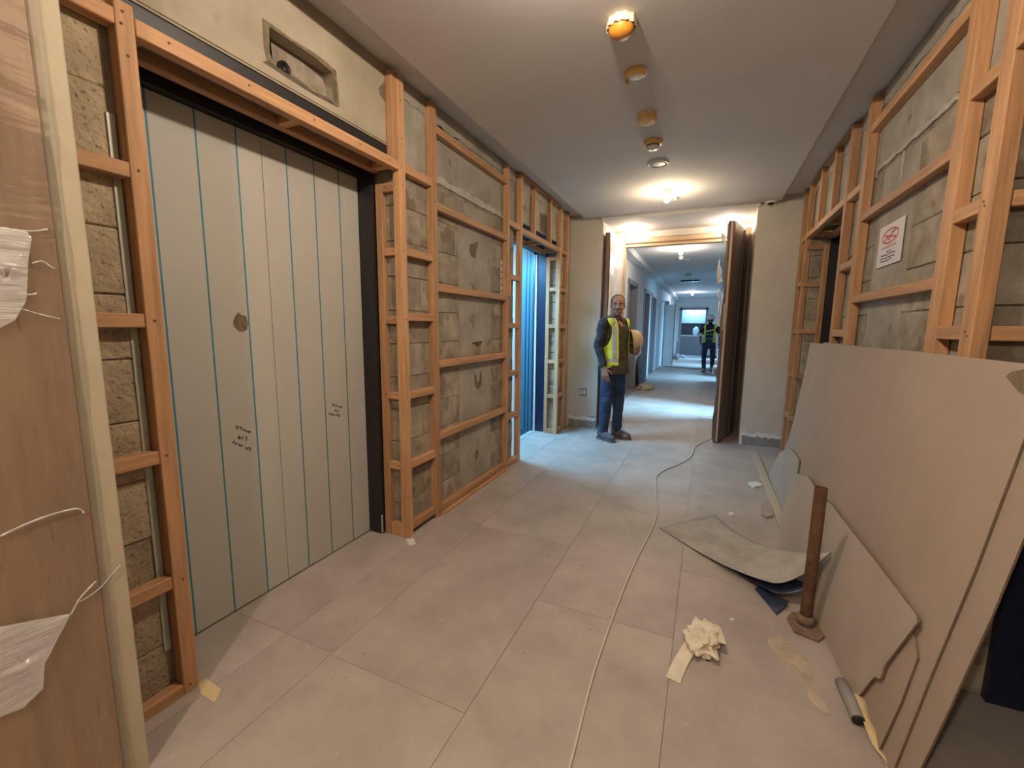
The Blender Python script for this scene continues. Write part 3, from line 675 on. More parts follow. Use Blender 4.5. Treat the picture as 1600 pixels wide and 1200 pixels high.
film_sheet('cling_film', lf, lambda u, v: (0.05+u*0.80, -0.040-0.014*nz(u*2, v*9, 5, 1.5), 0.03+v*2.48), 12, 50, 'film_white')
def rag(name, parent, c, sx, sz, seed, m='foam_white', depth=0.04):
    """crumpled torn plastic: a closed lumpy flake"""
    bm = bmesh.new(); bmesh.ops.create_icosphere(bm, subdivisions=3, radius=1)
    for v in bm.verts:
        n = 1+0.35*noise.noise(v.co*1.7+Vector((seed, 0, 0)))+0.15*noise.noise(v.co*5+Vector((0, seed, 0)))
        v.co = Vector((v.co.x*sx*n, v.co.y*depth*n, v.co.z*sz*n))+Vector(c)
    return bm_obj(name, bm, parent, m, True)
def flag(pts, y, bend):
    bm = bmesh.new(); prism(bm, pts, 1, y-0.002, y+0.002); bmesh.ops.triangulate(bm, faces=[f for f in bm.faces if len(f.verts) > 4]); bmesh.ops.subdivide_edges(bm, edges=bm.edges[:], cuts=2)
    for v in bm.verts: v.co.y += bend*noise.noise(v.co*7)-0.35*max(0, v.co.x-W+0.12)*0-0.02
    bm_obj('torn_wrap', bm, lf, 'foam_white')
flag([(W-0.30, 1.90), (W-0.16, 1.86), (W-0.06, 1.93), (W-0.02, 2.12), (W-0.10, 2.13), (W-0.20, 2.06)], -0.10, 0.06)
flag([(W-0.14, 1.40), (W-0.05, 1.36), (W-0.02, 1.74), (W-0.07, 1.80)], -0.06, 0.03)
flag([(W-0.10, 0.80), (W+0.03, 0.83), (W+0.02, 0.90), (W-0.06, 0.92)], -0.05, 0.04)
flag([(W-0.16, 2.30), (W-0.04, 2.33), (W-0.05, 2.42), (W-0.12, 2.40)], -0.06, 0.04)

ll = empty('door_leaf', (-1.185, 6.31, 0)); tag(ll, 'door leaf with white wrapped face folded back beside the bald worker', 'door')
ll.rotation_euler = (0, 0, math.atan2(5.60-6.31, -1.225+1.185))
lbox('leaf', 0, 0.70, -0.028, 0.028, 0.01, 2.53, 'door_brown', ll, 0.003)
lbox('edge_strip', 0.70, 0.705, -0.024, -0.010, 0.02, 2.52, 'dark_board', ll)
film_sheet('white_wrap', ll, lambda u, v: (0.0+u*0.69, 0.036+0.008*nz(u*2, v*9, 1, 1.5)+0.003*nz(u*12, v*40, 3, 1), 0.02+v*2.50), 30, 100, 'foam_white')
film_sheet('cling_film', ll, lambda u, v: (0.0+u*0.69, 0.046+0.010*nz(u*3, v*11, 7, 1.5)+0.004*nz(u*14, v*40, 4, 1), 0.02+v*2.50), 30, 100, 'cling_film')

# ================================================================== CEILING FITTINGS
def bulb(name, label, x, y, z, glow, power, color, group='bare ceiling bulbs', dz=0.16):
    t = empty(name, (x, y, z)); tag(t, label, 'lamp', group)
    bm = bmesh.new(); lathe(bm, [(0.045, 0), (0.045, -0.008), (0.028, -0.012), (0.026, -0.035)], 20); bm_obj('holder', bm, t, 'white_plastic', True)
    bm = bmesh.new(); lathe(bm, [(0.014, -0.034), (0.024, -0.045), (0.034, -0.065), (0.036, -0.08), (0.028, -0.10), (0.012, -0.111), (0.003, -0.113)], 20); bm_obj('glass', bm, t, glow, True)
    point('lamp_light', (x, y, z-dz), power, color)
    return t
bulb('ceiling_bulb', 'lit bare bulb on the lobby ceiling beside a small sprinkler', -0.449, 4.69, ZP, 'bulb_glow', P_BULB, (1.0, 0.80, 0.55), dz=0.19)
bulb('ceiling_bulb', 'lit bare bulb just behind the doorway header in the corridor', -0.507, 8.14, 2.705, 'bulb_cool', P_CORR, (1, 0.86, 0.68))
bulb('ceiling_bulb', 'lit bare bulb far down the corridor near the pantry', -0.626, 18.3, 2.705, 'bulb_cool', P_CORR*1.2, (0.8, 0.9, 1))
def downlight(label, x, y, z, power=P_RECESS, dz=0.06):
    t = empty('recessed_downlight', (x, y, z)); tag(t, label, 'lamp', 'lit ceiling downlights')
    bm = bmesh.new(); lathe(bm, [(0.050, 0), (0.050, -0.006), (0.036, -0.008), (0.034, -0.002)], 24, cap=False); bm_obj('ring', bm, t, 'white_plastic', True)
    bm = bmesh.new(); lathe(bm, [(0.034, -0.001), (0.030, -0.010), (0.014, -0.018), (0.002, -0.020)], 20); bm_obj('glass', bm, t, 'bulb_glow', True)
    point('lamp_light', (x, y, z-dz), power, WARM, 0.03)
downlight('lit downlight in the doorway soffit above the white wrapped leaf', -0.991, 6.10, 2.665)
downlight('lit downlight in the doorway soffit above the brown open leaf', 0.165, 6.10, 2.665)
downlight('lit downlight in the lobby ceiling above the first lift', -0.45, 1.35, ZP, P_LOBBY*1.05, 0.055)
downlight('lit downlight at the near end of the lobby ceiling', -0.45, -1.0, ZP, P_LOBBY*1.8, 0.055)
def detector(label, x, y, z, kind):
    t = empty('smoke_detector', (x, y, z)); tag(t, label, 'smoke detector', 'ceiling detectors in dust covers')
    bm = bmesh.new(); lathe(bm, [(0.058, 0), (0.058, -0.012), (0.050, -0.016)], 24); bm_obj('base', bm, t, 'white_plastic', True)
    if kind == 0:
        bm = bmesh.new(); lathe(bm, [(0.056, -0.014), (0.056, -0.035), (0.050, -0.052), (0.036, -0.064), (0.004, -0.068)], 28); bm_obj('dome', bm, t, 'orange_plastic', True)
        for k in range(14):
            a = 2*math.pi*k/14; o = lbox('vent_slot', -0.004, 0.004, -0.002, 0.002, -0.030, -0.018, 'dirt_shade_dark', t)
            o.location = (0.0555*math.cos(a), 0.0555*math.sin(a), -0.006); o.rotation_euler = (0, 0, a+R(90))
        bm = bmesh.new()      # torn cream cover round the camera side
        n = 26; ring = []
        for i in range(n+1):
            a = R(-215)+R(250)*i/n; rr = 0.062+0.004*math.sin(i*1.7)+(0.018 if i == n else 0)
            ring.append((bm.verts.new((rr*math.cos(a), rr*math.sin(a), 0.0)), bm.verts.new((rr*1.02*math.cos(a), rr*1.02*math.sin(a), -0.034-0.005*math.sin(i*2.1)))))
        for i in range(n): bm.faces.new((ring[i][0], ring[i+1][0], ring[i+1][1], ring[i][1]))
        o = bm_obj('torn_cover', bm, t, 'cream_cover', True); md = o.modifiers.new('s', 'SOLIDIFY'); md.thickness = 0.002
    elif kind == 1:
        bm = bmesh.new(); n = 20; g = []
        for i in range(n+1):
            a = R(140)+R(190)*i/n; g.append([bm.verts.new((r_*math.cos(a), r_*math.sin(a), z_)) for r_, z_ in ((0.060, 0), (0.062, -0.03), (0.058, -0.042))])
        for i in range(n):
            for j in range(2): bm.faces.new((g[i][j], g[i+1][j], g[i+1][j+1], g[i][j+1]))
        o = bm_obj('half_cover', bm, t, 'yellow_plastic', True); md = o.modifiers.new('s', 'SOLIDIFY'); md.thickness = 0.0025
    elif kind == 2:
        bm = bmesh.new(); lathe(bm, [(0.060, 0), (0.062, -0.038), (0.054, -0.050), (0.004, -0.052)], 8); bm_obj('cover', bm, t, 'yellow_plastic')
    else:
        bm = bmesh.new(); lathe(bm, [(0.066, 0), (0.066, -0.022), (0.058, -0.026)], 24); bm_obj('cover', bm, t, 'yellow_plastic', True)
        bm = bmesh.new(); lathe(bm, [(0.046, -0.02), (0.046, -0.045), (0.036, -0.056), (0.004, -0.058)], 24); bm_obj('dome', bm, t, 'white_plastic', True)
        bm = bmesh.new(); lathe(bm, [(0.0475, -0.030), (0.0475, -0.038)], 24); bm_obj('vent_band', bm, t, 'dirt_shade_dark', True)
detector('orange smoke detector with torn cream cover hanging off its side', -0.433, 2.10, ZP, 0)
detector('half torn yellow dust cover on the ceiling next to the orange detector', -0.432, 2.52, ZP, 1)
detector('smoke detector fully closed under a yellow dust cap', -0.438, 3.02, ZP, 2)
detector('white smoke detector with yellow ring next to the round speaker', -0.448, 3.45, ZP, 3)
def disc(label, x, y, z, r=0.085):
    t = empty('ceiling_speaker', (x, y, z)); tag(t, label, 'speaker')
    bm = bmesh.new(); lathe(bm, [(r, 0), (r, -0.006), (r*0.86, -0.014), (r*0.80, -0.008)], 32, cap=False); bm_obj('rim', bm, t, 'white_plastic', True)
    bm = bmesh.new(); lathe(bm, [(r*0.81, -0.002), (r*0.80, -0.008), (r*0.5, -0.010), (0.003, -0.011)], 32); bm_obj('grille', bm, t, 'galv', True)
disc('round flush ceiling speaker with pale rim in the lobby', -0.458, 3.90, ZP)
disc('round flush ceiling fitting in the corridor past the doorway bulb', -0.53, 9.6, 2.705, 0.12)
t = empty('sprinkler_head', (-0.39, 4.92, ZP)); tag(t, 'small white sprinkler head next to the lobby bulb', 'sprinkler')
bm = bmesh.new(); lathe(bm, [(0.030, 0), (0.028, -0.008), (0.012, -0.010), (0.010, -0.035)], 18); bm_obj('escutcheon', bm, t, 'white_plastic', True)
bm = bmesh.new(); lathe(bm, [(0.016, -0.042), (0.018, -0.045), (0.016, -0.047)], 18); lathe(bm, [(0.004, -0.03), (0.004, -0.044)], 8); bm_obj('deflector', bm, t, 'chrome', True)
t = empty('sprinkler_head', (-0.55, 9.0, 2.705)); tag(t, 'white sprinkler head on the corridor ceiling', 'sprinkler')
bm = bmesh.new(); lathe(bm, [(0.05, 0), (0.05, -0.04), (0.035, -0.07), (0.01, -0.075)], 18); bm_obj('cover', bm, t, 'white_plastic', True)
t = empty('smoke_detector', (-0.54, 12.0, 2.705)); tag(t, 'dull yellow capped detector on the corridor ceiling', 'smoke detector', 'ceiling detectors in dust covers')
bm = bmesh.new(); lathe(bm, [(0.08, 0), (0.08, -0.05), (0.06, -0.06)], 18); bm_obj('cover', bm, t, 'rubble', True)
t = empty('slot_diffuser', (-0.55, 13.6, 2.705)); tag(t, 'black linear air diffuser slot in the corridor ceiling', 'vent')
lbox('frame', -0.27, 0.27, -0.09, 0.09, -0.006, 0.0, 'white_plastic', t)
lbox('slot', -0.25, 0.25, -0.075, 0.075, -0.045, -0.004, 'dark_glass', t)
# CCTV dome
cc = on(1200, 321, 2, 2.70)
t = empty('dome_camera', (0.53, 5.50, ZC-0.002)); tag(t, 'white dome security camera at the ceiling edge above the end wall pier', 'camera')
bm = bmesh.new(); lathe(bm, [(0.062, 0), (0.062, -0.055), (0.056, -0.075), (0.040, -0.088)], 26); bm_obj('housing', bm, t, 'white_plastic', True)
bm = bmesh.new(); lathe(bm, [(0.030, -0.086), (0.026, -0.100), (0.015, -0.109), (0.003, -0.111)], 22); bm_obj('dome', bm, t, 'dark_glass', True)

# ================================================================== WALL ITEMS
# paper notice
nt_ = empty('paper_notice', (WR-0.002, 3.02, 1.81)); tag(nt_, 'white paper notice with red oval emblem taped to the block wall', 'notice')
ny0, ny1, nz0, nz1 = 2.838, 3.185, 1.697, 1.918
XN = WR-0.0052
def nq(a, b):   # a: 0 left(far) ..1 right(near), b: 0 bottom..1 top
    return (ny1-(ny1-ny0)*a, nz0+(nz1-nz0)*b)
def nshape(name, pts, m, d):
    bm = bmesh.new(); prism(bm, [nq(*p) for p in pts], 0, XN-d, XN-d+0.0006)
    if len(pts) > 4: bmesh.ops.triangulate(bm, faces=[f for f in bm.faces if len(f.verts) > 4])
    o = bm_obj(name, bm, nt_, m); o.location = -nt_.location; return o
def nring(name, c, rx, rz, wd, m, d=0.0016, a0=0, a1=360):
    bm = bmesh.new(); P = []
    for i in range(33):
        a = R(a0+(a1-a0)*i/32); q = nq(c[0]+rx*math.cos(a), c[1]+rz*math.sin(a)); P.append(Vector((XN-d, *q)))
    tube(bm, P, wd, 5)
    for v in bm.verts: v.co.x = XN-d+(v.co.x-(XN-d))*0.15
    o = bm_obj(name, bm, nt_, m); o.location = -nt_.location
def nline(name, pts, wd, m, d=0.0016):
    bm = bmesh.new()
    for s in pts: tube(bm, [Vector((XN-d, *nq(*p))) for p in s], wd, 4)
    for v in bm.verts: v.co.x = XN-d+(v.co.x-(XN-d))*0.15
    o = bm_obj(name, bm, nt_, m); o.location = -nt_.location
nshape('sheet', [(0, 0), (1, 0), (1, 1), (0, 1)], 'notice_paper', 0.001)
nring('emblem', (0.47, 0.70), 0.33, 0.16, 0.0045, 'print_red')
nline('emblem', [[(0.22, 0.76), (0.72, 0.62)], [(0.25, 0.62), (0.70, 0.80)], [(0.35, 0.70), (0.45, 0.60), (0.52, 0.68)]], 0.0045, 'print_red')
nline('emblem', [[(0.50, 0.80), (0.55, 0.74), (0.60, 0.80)]], 0.004, 'print_green')
nline('red_lettering', [[(0.15+0.09*k, 0.43), (0.19+0.09*k, 0.48), (0.22+0.09*k, 0.43)] for k in range(7)], 0.0026, 'print_red')
random.seed(21)
nline('black_lettering', [[(a, b), (a+0.05, b+random.uniform(-.02, .03)), (a+0.08, b)] for b, x0, x1 in ((0.33, 0.40, 0.62), (0.26, 0.18, 0.82), (0.19, 0.18, 0.80), (0.12, 0.15, 0.75)) for a in [x0+0.1*k for k in range(int((x1-x0)/0.1))]], 0.0036, 'print_blue')
# small paper on left wall by post 3
pn = empty('paper_label', (WL+0.004, 3.53, 1.75)); tag(pn, 'narrow white paper strip on the left block wall beside the wide timber bay', 'label')
lbox('strip', -0.001, 0.002, -0.03, 0.012, -0.17, 0.17, 'white_putty', pn)
for k in range(5): lbox('mark', 0.0019, 0.0028, -0.022, 0.004, 0.12-0.055*k, 0.135-0.055*k, 'torn_brown', pn)
# socket
s = empty('wall_socket', (-1.47, YF-0.001, 0.48)); tag(s, 'small dark grey switched socket on the end wall behind the bald worker', 'socket')
lbox('plate', -0.05, 0.05, -0.010, 0, -0.055, 0.055, 'socket_plate', s, 0.003)
for a in (-0.022, 0.022): lbox('rocker', a-0.012, a+0.012, -0.014, -0.009, -0.03, 0.03, 'white_plastic', s)

# ================================================================== WRAPPED VENEER PANELS (near left)
vp = empty('veneer_panel_stack', (-1.55, 0.0, 0)); tag(vp, 'tall wood veneer panel with a cream edge strip wrapped in cling film', 'panel')
XV = -1.472
box('veneer_face', XV-0.045, XV, -0.62, 0.531, 0.0, 2.52, vp, 'veneer', 0.002)
box('edge_lipping', XV-0.045, XV+0.001, 0.532, 0.592, 0.0, 2.52, vp, 'lipping', 0.004)
for k in range(1, 3): box('panel', XV-0.045-0.055*k, XV-0.055*k, -0.60, 0.575-0.012*k, 0.0, 2.50, vp, 'lipping', 0.003)
def fs(u, v):
    y = -0.55+u*1.10; z = 0.0+v*2.4
    return (XV+1.55+0.006+0.003*nz(y*3, z*10+y*3, 0, 1.0)+0.0015*nz(y*5, z*45+y*9, 2, 1), y, z)
film_sheet('cling_film', vp, fs, 60, 260, 'cling_film')
def bunch(name, pix, m, lift, seed):
    """crumpled film sheet from an outline traced on the panel face"""
    P = [on(u, v, 0, XV+0.01) for u, v in pix]
    cy = sum(p.y for p in P)/len(P); cz = sum(p.z for p in P)/len(P)
    bm = bmesh.new(); n = 10; N_ = len(P)
    rings = []
    for k in range(n+1):
        t = k/n
        if k == 0: rings.append([bm.verts.new((XV+0.012, cy, cz))]); continue
        ring = []
        for i in range(N_*3):
            a = P[i//3]; b = P[(i//3+1) % N_]; q = a.lerp(b, (i % 3)/3)
            y = cy+(q.y-cy)*t; z = cz+(q.z-cz)*t
            ring.append(bm.verts.new((XV+0.012+lift*(0.5+0.5*nz(y*6, z*30, seed, 1.0))*(1-0.6*t*t), y, z)))
        rings.append(ring)
    M = N_*3
    for i in range(M): bm.faces.new((rings[0][0], rings[1][i], rings[1][(i+1) % M]))
    for a, b in zip(rings[1:], rings[2:]):
        for i in range(M): bm.faces.new((a[i], b[i], b[(i+1) % M], a[(i+1) % M]))
    o = bm_obj(name, bm, vp, m, True); o.location = -vp.location; return o
bunch('bunched_film', [(-60, 352), (0, 356), (40, 362), (48, 372), (42, 410), (40, 470), (22, 500), (0, 512), (-60, 515)], 'film_bunch', 0.02, 1)
bunch('bunched_film', [(-60, 985), (0, 978), (60, 966), (108, 958), (95, 985), (68, 1035), (66, 1075), (35, 1105), (0, 1118), (-60, 1130)], 'film_bunch', 0.02, 2)
def ridge(pix, r, seed):
    P = [on(u, v, 0, XV+0.012) for u, v in pix]; bm = bmesh.new(); S = spline(P, 5)
    tube(bm, S, [r*(0.5+0.7*abs(noise.noise(Vector((i*0.7, seed, 0))))) for i in range(len(S))], 6)
    o = bm_obj('film_fold', bm, vp, 'film_white', True); o.location = -vp.location
ridge([(0, 356), (30, 360), (55, 361), (74, 358)], 0.004, 1); ridge([(50, 412), (65, 408), (78, 416), (86, 420)], 0.0025, 2)
ridge([(40, 461), (52, 460), (57, 458)], 0.004, 3); ridge([(35, 483), (55, 489), (75, 494), (94, 498)], 0.002, 4)
ridge([(0, 838), (50, 815), (95, 800), (122, 795), (132, 802)], 0.004, 5); ridge([(110, 962), (125, 935), (150, 908)], 0.003, 6); ridge([(125, 940), (155, 920), (188, 882)], 0.002, 7)
ridge([(0, 362), (40, 372)], 0.002, 8)
for k in range(7): ridge([(-5, 380+k*13), (20, 378+k*13+random.uniform(-4, 4)), (44, 383+k*13)], 0.0018, 10+k)

# ================================================================== LEANING BOARDS (right)
def lean_x(z, xb_, xt_, h): return xb_+(xt_-xb_)*z/h
def sheet(name, label, outline, xbot, xtop, h, thick, m, wob=0.004, skew=0.0, cat='board', group='broken gypsum boards leaning on the right wall', core='gypsum_core'):
    """outline in (y, z) on a leaning plane; real thickness, subdivided for a slight warp"""
    bm = bmesh.new(); P = [(y, z) for y, z in outline]
    A = [bm.verts.new((0, y, z)) for y, z in P]; fa = bm.faces.new(A)
    ext = bmesh.ops.extrude_face_region(bm, geom=[fa]); 
    for e in ext['geom']:
        if isinstance(e, bmesh.types.BMVert): e.co.x = thick
    bmesh.ops.triangulate(bm, faces=[f for f in bm.faces if len(f.verts) > 4])
    bm.faces.ensure_lookup_table(); bmesh.ops.recalc_face_normals(bm, faces=bm.faces[:])
    for f in bm.faces: f.material_index = 0 if abs(f.normal.x) > 0.7 else 1
    for v in bm.verts:
        v.co.x += lean_x(v.co.z, xbot, xtop, h)+wob*math.sin(v.co.y*2.3)-skew*max(0, v.co.y-1.78)*max(0, 1-v.co.z/h)
    c = Vector(((xbot+xtop)/2, sum(p[0] for p in P)/len(P), 0))
    for v in bm.verts: v.co -= c
    me = bpy.data.meshes.new(name); bm.to_mesh(me); bm.free()
    o = link(name, me, None, [m, core]); o.location = c
    return tag(o, label, cat, group)
main_out = [(1.52, 0.0), (1.522, 0.35), (1.515, 0.7), (1.525, 1.04), (1.53, 1.262), (2.31, 1.262), (3.2, 1.25), (4.28, 1.235), (4.20, 1.05), (4.14, 0.80), (4.09, 0.6), (4.10, 0.42), (4.2, 0.2), (4.33, 0.0)]
sheet('gypsum_board', 'largest gypsum board leaning on the right wall below the paper notice', main_out, 0.600, 0.790, 1.26, 0.005, 'gypsum')
sheet('gypsum_board', 'gypsum board behind the largest one, showing only its near edge strip', [(1.445, 0.0), (1.425, 0.3), (1.412, 0.63), (1.416, 1.10), (1.42, 1.262), (3.9, 1.25), (3.85, 0.0)], 0.6065, 0.7965, 1.26, 0.005, 'gypsum')
bm = bmesh.new()
def on_lean(u, v, xb_, xt_, h):
    d = rgt*((u-800)/F_PX)+dwn*((v-600)/F_PX)+fwd; k = (xt_-xb_)/h
    return CAM+d*((xb_+k*CAM.z-CAM.x)/(d.x-k*d.z))
prism(bm, [(p.y, p.z) for p in [on_lean(u, v, 0.600, 0.790, 1.26) for u, v in ((1574, 588), (1584, 580), (1602, 577), (1612, 600), (1604, 618), (1594, 612), (1584, 600))]], 0, -0.0008, 0.0008)
for v in bm.verts: v.co.x += lean_x(v.co.z, 0.600, 0.790, 1.26)-0.003
bo = [o for o in bpy.data.objects if o.name == 'gypsum_board'][0]
o = bm_obj('torn_facing', bm, bo, 'gypsum_core'); o.location = -bo.location
pA = [(1.797, 0.0), (1.745, 0.14), (1.735, 0.16), (1.70, 0.18), (1.705, 0.23), (1.624, 0.455), (1.64, 0.47), (2.0, 0.462), (2.63, 0.445), (2.72, 0.43), (3.17, 0.425), (3.24, 0.375), (3.30, 0.26), (3.22, 0.12), (3.02, 0.02), (2.9, 0.0), (2.35, 0.0), (2.15, 0.012), (2.0, 0.0), (1.9, 0.005)]
sheet('gypsum_board', 'broken pale gypsum offcut with a pointed corner behind the rusty pipe', pA, 0.578, 0.648, 0.46, 0.007, 'gypsum_pale', 0.0, 0.068)
pB = [(3.05, 0.0), (3.0, 0.40), (3.25, 0.40), (3.48, 0.34), (3.50, 0.38), (3.52, 0.425), (3.70, 0.43), (3.86, 0.42), (4.2, 0.30), (4.36, 0.12), (4.40, 0.0)]
sheet('gypsum_board', 'small broken gypsum offcut at the far end of the leaning boards by the wood strip', pB, 0.590, 0.652, 0.43, 0.008, 'gypsum_pale', 0.0)
pC = [(1.60, 0.0), (1.585, 0.2), (1.59, 0.36), (1.64, 0.40), (2.4, 0.38), (2.4, 0.0)]
sheet('gypsum_board', 'darker gypsum offcut tucked behind the pointed one by the yellow tape', pC, 0.590, 0.655, 0.42, 0.005, 'gypsum', 0.0)
# conduit pipe lying under the boards
t = empty('conduit_pipe', (0.548, 1.72, 0.024)); tag(t, 'grey conduit lying on the floor under the pointed gypsum offcut, open end showing', 'pipe')
bm = bmesh.new(); tube(bm, [(0.008, -0.04, -0.001), (0.006, 0.05, -0.001), (0.0, 0.13, -0.001)], 0.021, 14); bm_obj('tube', bm, t, 'socket_plate', True)
bm = bmesh.new(); tube(bm, [(0.008, -0.0415, -0.001), (0.008, -0.0405, -0.001)], 0.019, 14); bm_obj('bore', bm, t, 'black_metal', True)
# yellow tape strand
bm = bmesh.new(); S = spline([(0.583, 1.80, 0.03), (0.584, 1.74, 0.035), (0.583, 1.66, 0.022), (0.590, 1.60, 0.010), (0.612, 1.55, 0.006), (0.625, 1.45, 0.004)], 6)
vs = []
for i, p in enumerate(S):
    vs.append((bm.verts.new(p+Vector((-0.013, 0.004, 0))), bm.verts.new(p+Vector((0.013, -0.004, 0.006*math.sin(i*0.6))))))
for a, b in zip(vs, vs[1:]): bm.faces.new((a[0], a[1], b[1], b[0]))
c = Vector((0.60, 1.62, 0)); bmesh.ops.translate(bm, verts=bm.verts[:], vec=-c)
o = bm_obj('tape_strand', bm, None, 'tape_yellow', True); o.location = c; md = o.modifiers.new('s', 'SOLIDIFY'); md.thickness = 0.002
tag(o, 'twisted yellow tape strand trailing from under the pointed gypsum offcut', 'tape')
# rusty pipe on its plate
t = empty('rusty_pipe', (0.495, 2.205, 0)); tag(t, 'rusty steel pipe standing upright on a small plate before the boards', 'pipe')
bm = bmesh.new(); prof = [(0.0245, 0.03), (0.0245, 0.66), (0.0205, 0.66), (0.0205, 0.55)]; lathe(bm, prof, 22, cap=False)
for v in bm.verts: v.co.x += 0.006*v.co.z
bm_obj('tube', bm, t, 'rust', True)
bm = bmesh.new(); lathe(bm, [(0.0203, 0.55), (0.002, 0.549)], 22); bm_obj('bore', bm, t, 'black_metal', True)
bm = bmesh.new(); lathe(bm, [(0.036, 0.012), (0.036, 0.032), (0.031, 0.05), (0.026, 0.052)], 18); bm_obj('collar', bm, t, 'rust_pale', True)
bm = bmesh.new(); prism(bm, [(-0.055, -0.085), (0.03, -0.11), (0.07, -0.05), (0.055, 0.06), (-0.04, 0.07), (-0.07, 0.01)], 2, 0.0, 0.010); bm_obj('base_plate', bm, t, 'rust_pale')
# cement spill on the floor
bm = bmesh.new(); cpx = [(1198, 1000), (1218, 990), (1240, 1012), (1262, 1030), (1275, 1050), (1272, 1075), (1288, 1098), (1300, 1118), (1280, 1112), (1262, 1090), (1262, 1068), (1245, 1045), (1222, 1030), (1205, 1018)]
P = [on(u, v, 2, 0) for u, v in cpx]; prism(bm, [(p.x, p.y) for p in P], 2, 0.0, 0.0018); bmesh.ops.triangulate(bm, faces=[f for f in bm.faces if len(f.verts) > 4])
o = bm_obj('cement_spill', bm, None, 'stain'); tag(o, 'pale dried cement smear on the floor below the rusty pipe', 'spill')

# ---- curved membrane sheets
def membrane(name, label, c00, c01, c10, c11, sagfar, thick, mtop, mside):
    c00, c01, c10, c11 = map(Vector, (c00, c01, c10, c11)); nu, nv = 24, 12
    bm = bmesh.new(); g = []
    for i in range(nu+1):
        u = i/nu; row = []
        for j in range(nv+1):
            v = j/nv
            p = c00*(1-u)*(1-v)+c01*(1-u)*v+c10*u*(1-v)+c11*u*v
            h = c11.z*(u**2.2)*(v**1.6)+c10.z*(u**3)*(1-v)+c01.z*(1-u)**2*v+0.018*math.sin(math.pi*u)*v*sagfar
            p = Vector((p.x-0.03*math.sin(math.pi*u)*v*sagfar, p.y-0.05*math.sin(math.pi*u)*v*sagfar, 0.004+h+0.003*nz(u*4, v*4, 1, 1)))
            row.append(bm.verts.new(p))
        g.append(row)
    for i in range(nu):
        for j in range(nv): bm.faces.new((g[i][j], g[i+1][j], g[i+1][j+1], g[i][j+1]))
    c = Vector((0.25, 2.75, 0)); bmesh.ops.translate(bm, verts=bm.verts[:], vec=-c)
    o = bm_obj(name, bm, None, [mtop, mside], True); o.location = c
    if sum(p.normal.z*p.area for p in o.data.polygons) < 0: o.data.flip_normals()
    md = o.modifiers.new('s', 'SOLIDIFY'); md.thickness = thick; md.offset = -1; md.material_offset = 1; md.material_offset_rim = 1
    return tag(o, label, 'sheet', 'membrane offcuts on the floor')
q11 = on(1298, 864, 0, 0.597)
membrane('membrane_sheet', 'dusty grey curled membrane sheet lying on the floor before the rusty pipe', (-0.21, 2.925, 0.012), (0.135, 3.285, 0.014), (0.36, 2.36, 0.085), (q11.x, q11.y, q11.z), 0.35, 0.004, 'membrane_dusty', 'membrane_navy')
membrane('membrane_sheet', 'dark navy membrane sheet peeking out beneath the dusty curled one', (0.02, 2.80, 0.0), (0.22, 3.04, 0.0), (0.385, 2.335, 0.05), (0.558, 2.355, 0.13), 0.35, 0.004, 'membrane_navy', 'membrane_navy')
membrane('membrane_sheet', 'crumpled lowest navy membrane offcut beside the rusty pipe base', (0.31, 2.42, 0.0), (0.37, 2.50, 0.0), (0.385, 2.225, 0.0), (0.445, 2.32, 0.03), 0.3, 0.004, 'membrane_navy', 'membrane_navy')

# ---- crumpled paper
t = empty('crumpled_paper', (0.07, 1.86, 0)); tag(t, 'crumpled cream masking paper with a flat tail on the floor', 'paper')
bm = bmesh.new(); bmesh.ops.create_icosphere(bm, subdivisions=4, radius=1)
for v in bm.verts:
    n = 1+0.45*noise.noise(v.co*1.6)+0.35*noise.noise(v.co*3.6+Vector((3, 1, 0)))
    n += -0.25*abs(noise.noise(v.co*5.0+Vector((0, 7, 2))))
    v.co = Vector((v.co.x*0.070*n, v.co.y*0.095*n, max(0.002, 0.032+v.co.z*0.045*n)))
bm_obj('ball', bm, t, 'paper_cream')
def ribbon(name, pts, wdt, m, parent, th=0.0012, zw=0.004):
    bm = bmesh.new(); S = spline(pts, 5); vs = []
    for i, p in enumerate(S):
        d = (S[min(i+1, len(S)-1)]-S[max(i-1, 0)]); d.z = 0; d.normalize(); s_ = Vector((-d.y, d.x, 0))*wdt/2
        zz = zw*math.sin(i*0.8)
        vs.append((bm.verts.new(p-s_+Vector((0, 0, abs(zz)))), bm.verts.new(p+s_)))
    for a, b in zip(vs, vs[1:]): bm.faces.new((a[0], a[1], b[1], b[0]))
    o = bm_obj(name, bm, parent, m); md = o.modifiers.new('s', 'SOLIDIFY'); md.thickness = th; md.offset = 1; return o
ribbon('tail', [(-0.105, -0.245, 0.002), (-0.085, -0.15, 0.003), (-0.05, -0.05, 0.02), (-0.02, 0.0, 0.04)], 0.055, 'paper_cream', t)
ribbon('flap', [(0.03, 0.16, 0.005), (0.045, 0.10, 0.03), (0.06, -0.02, 0.05)], 0.05, 'paper_cream', t)

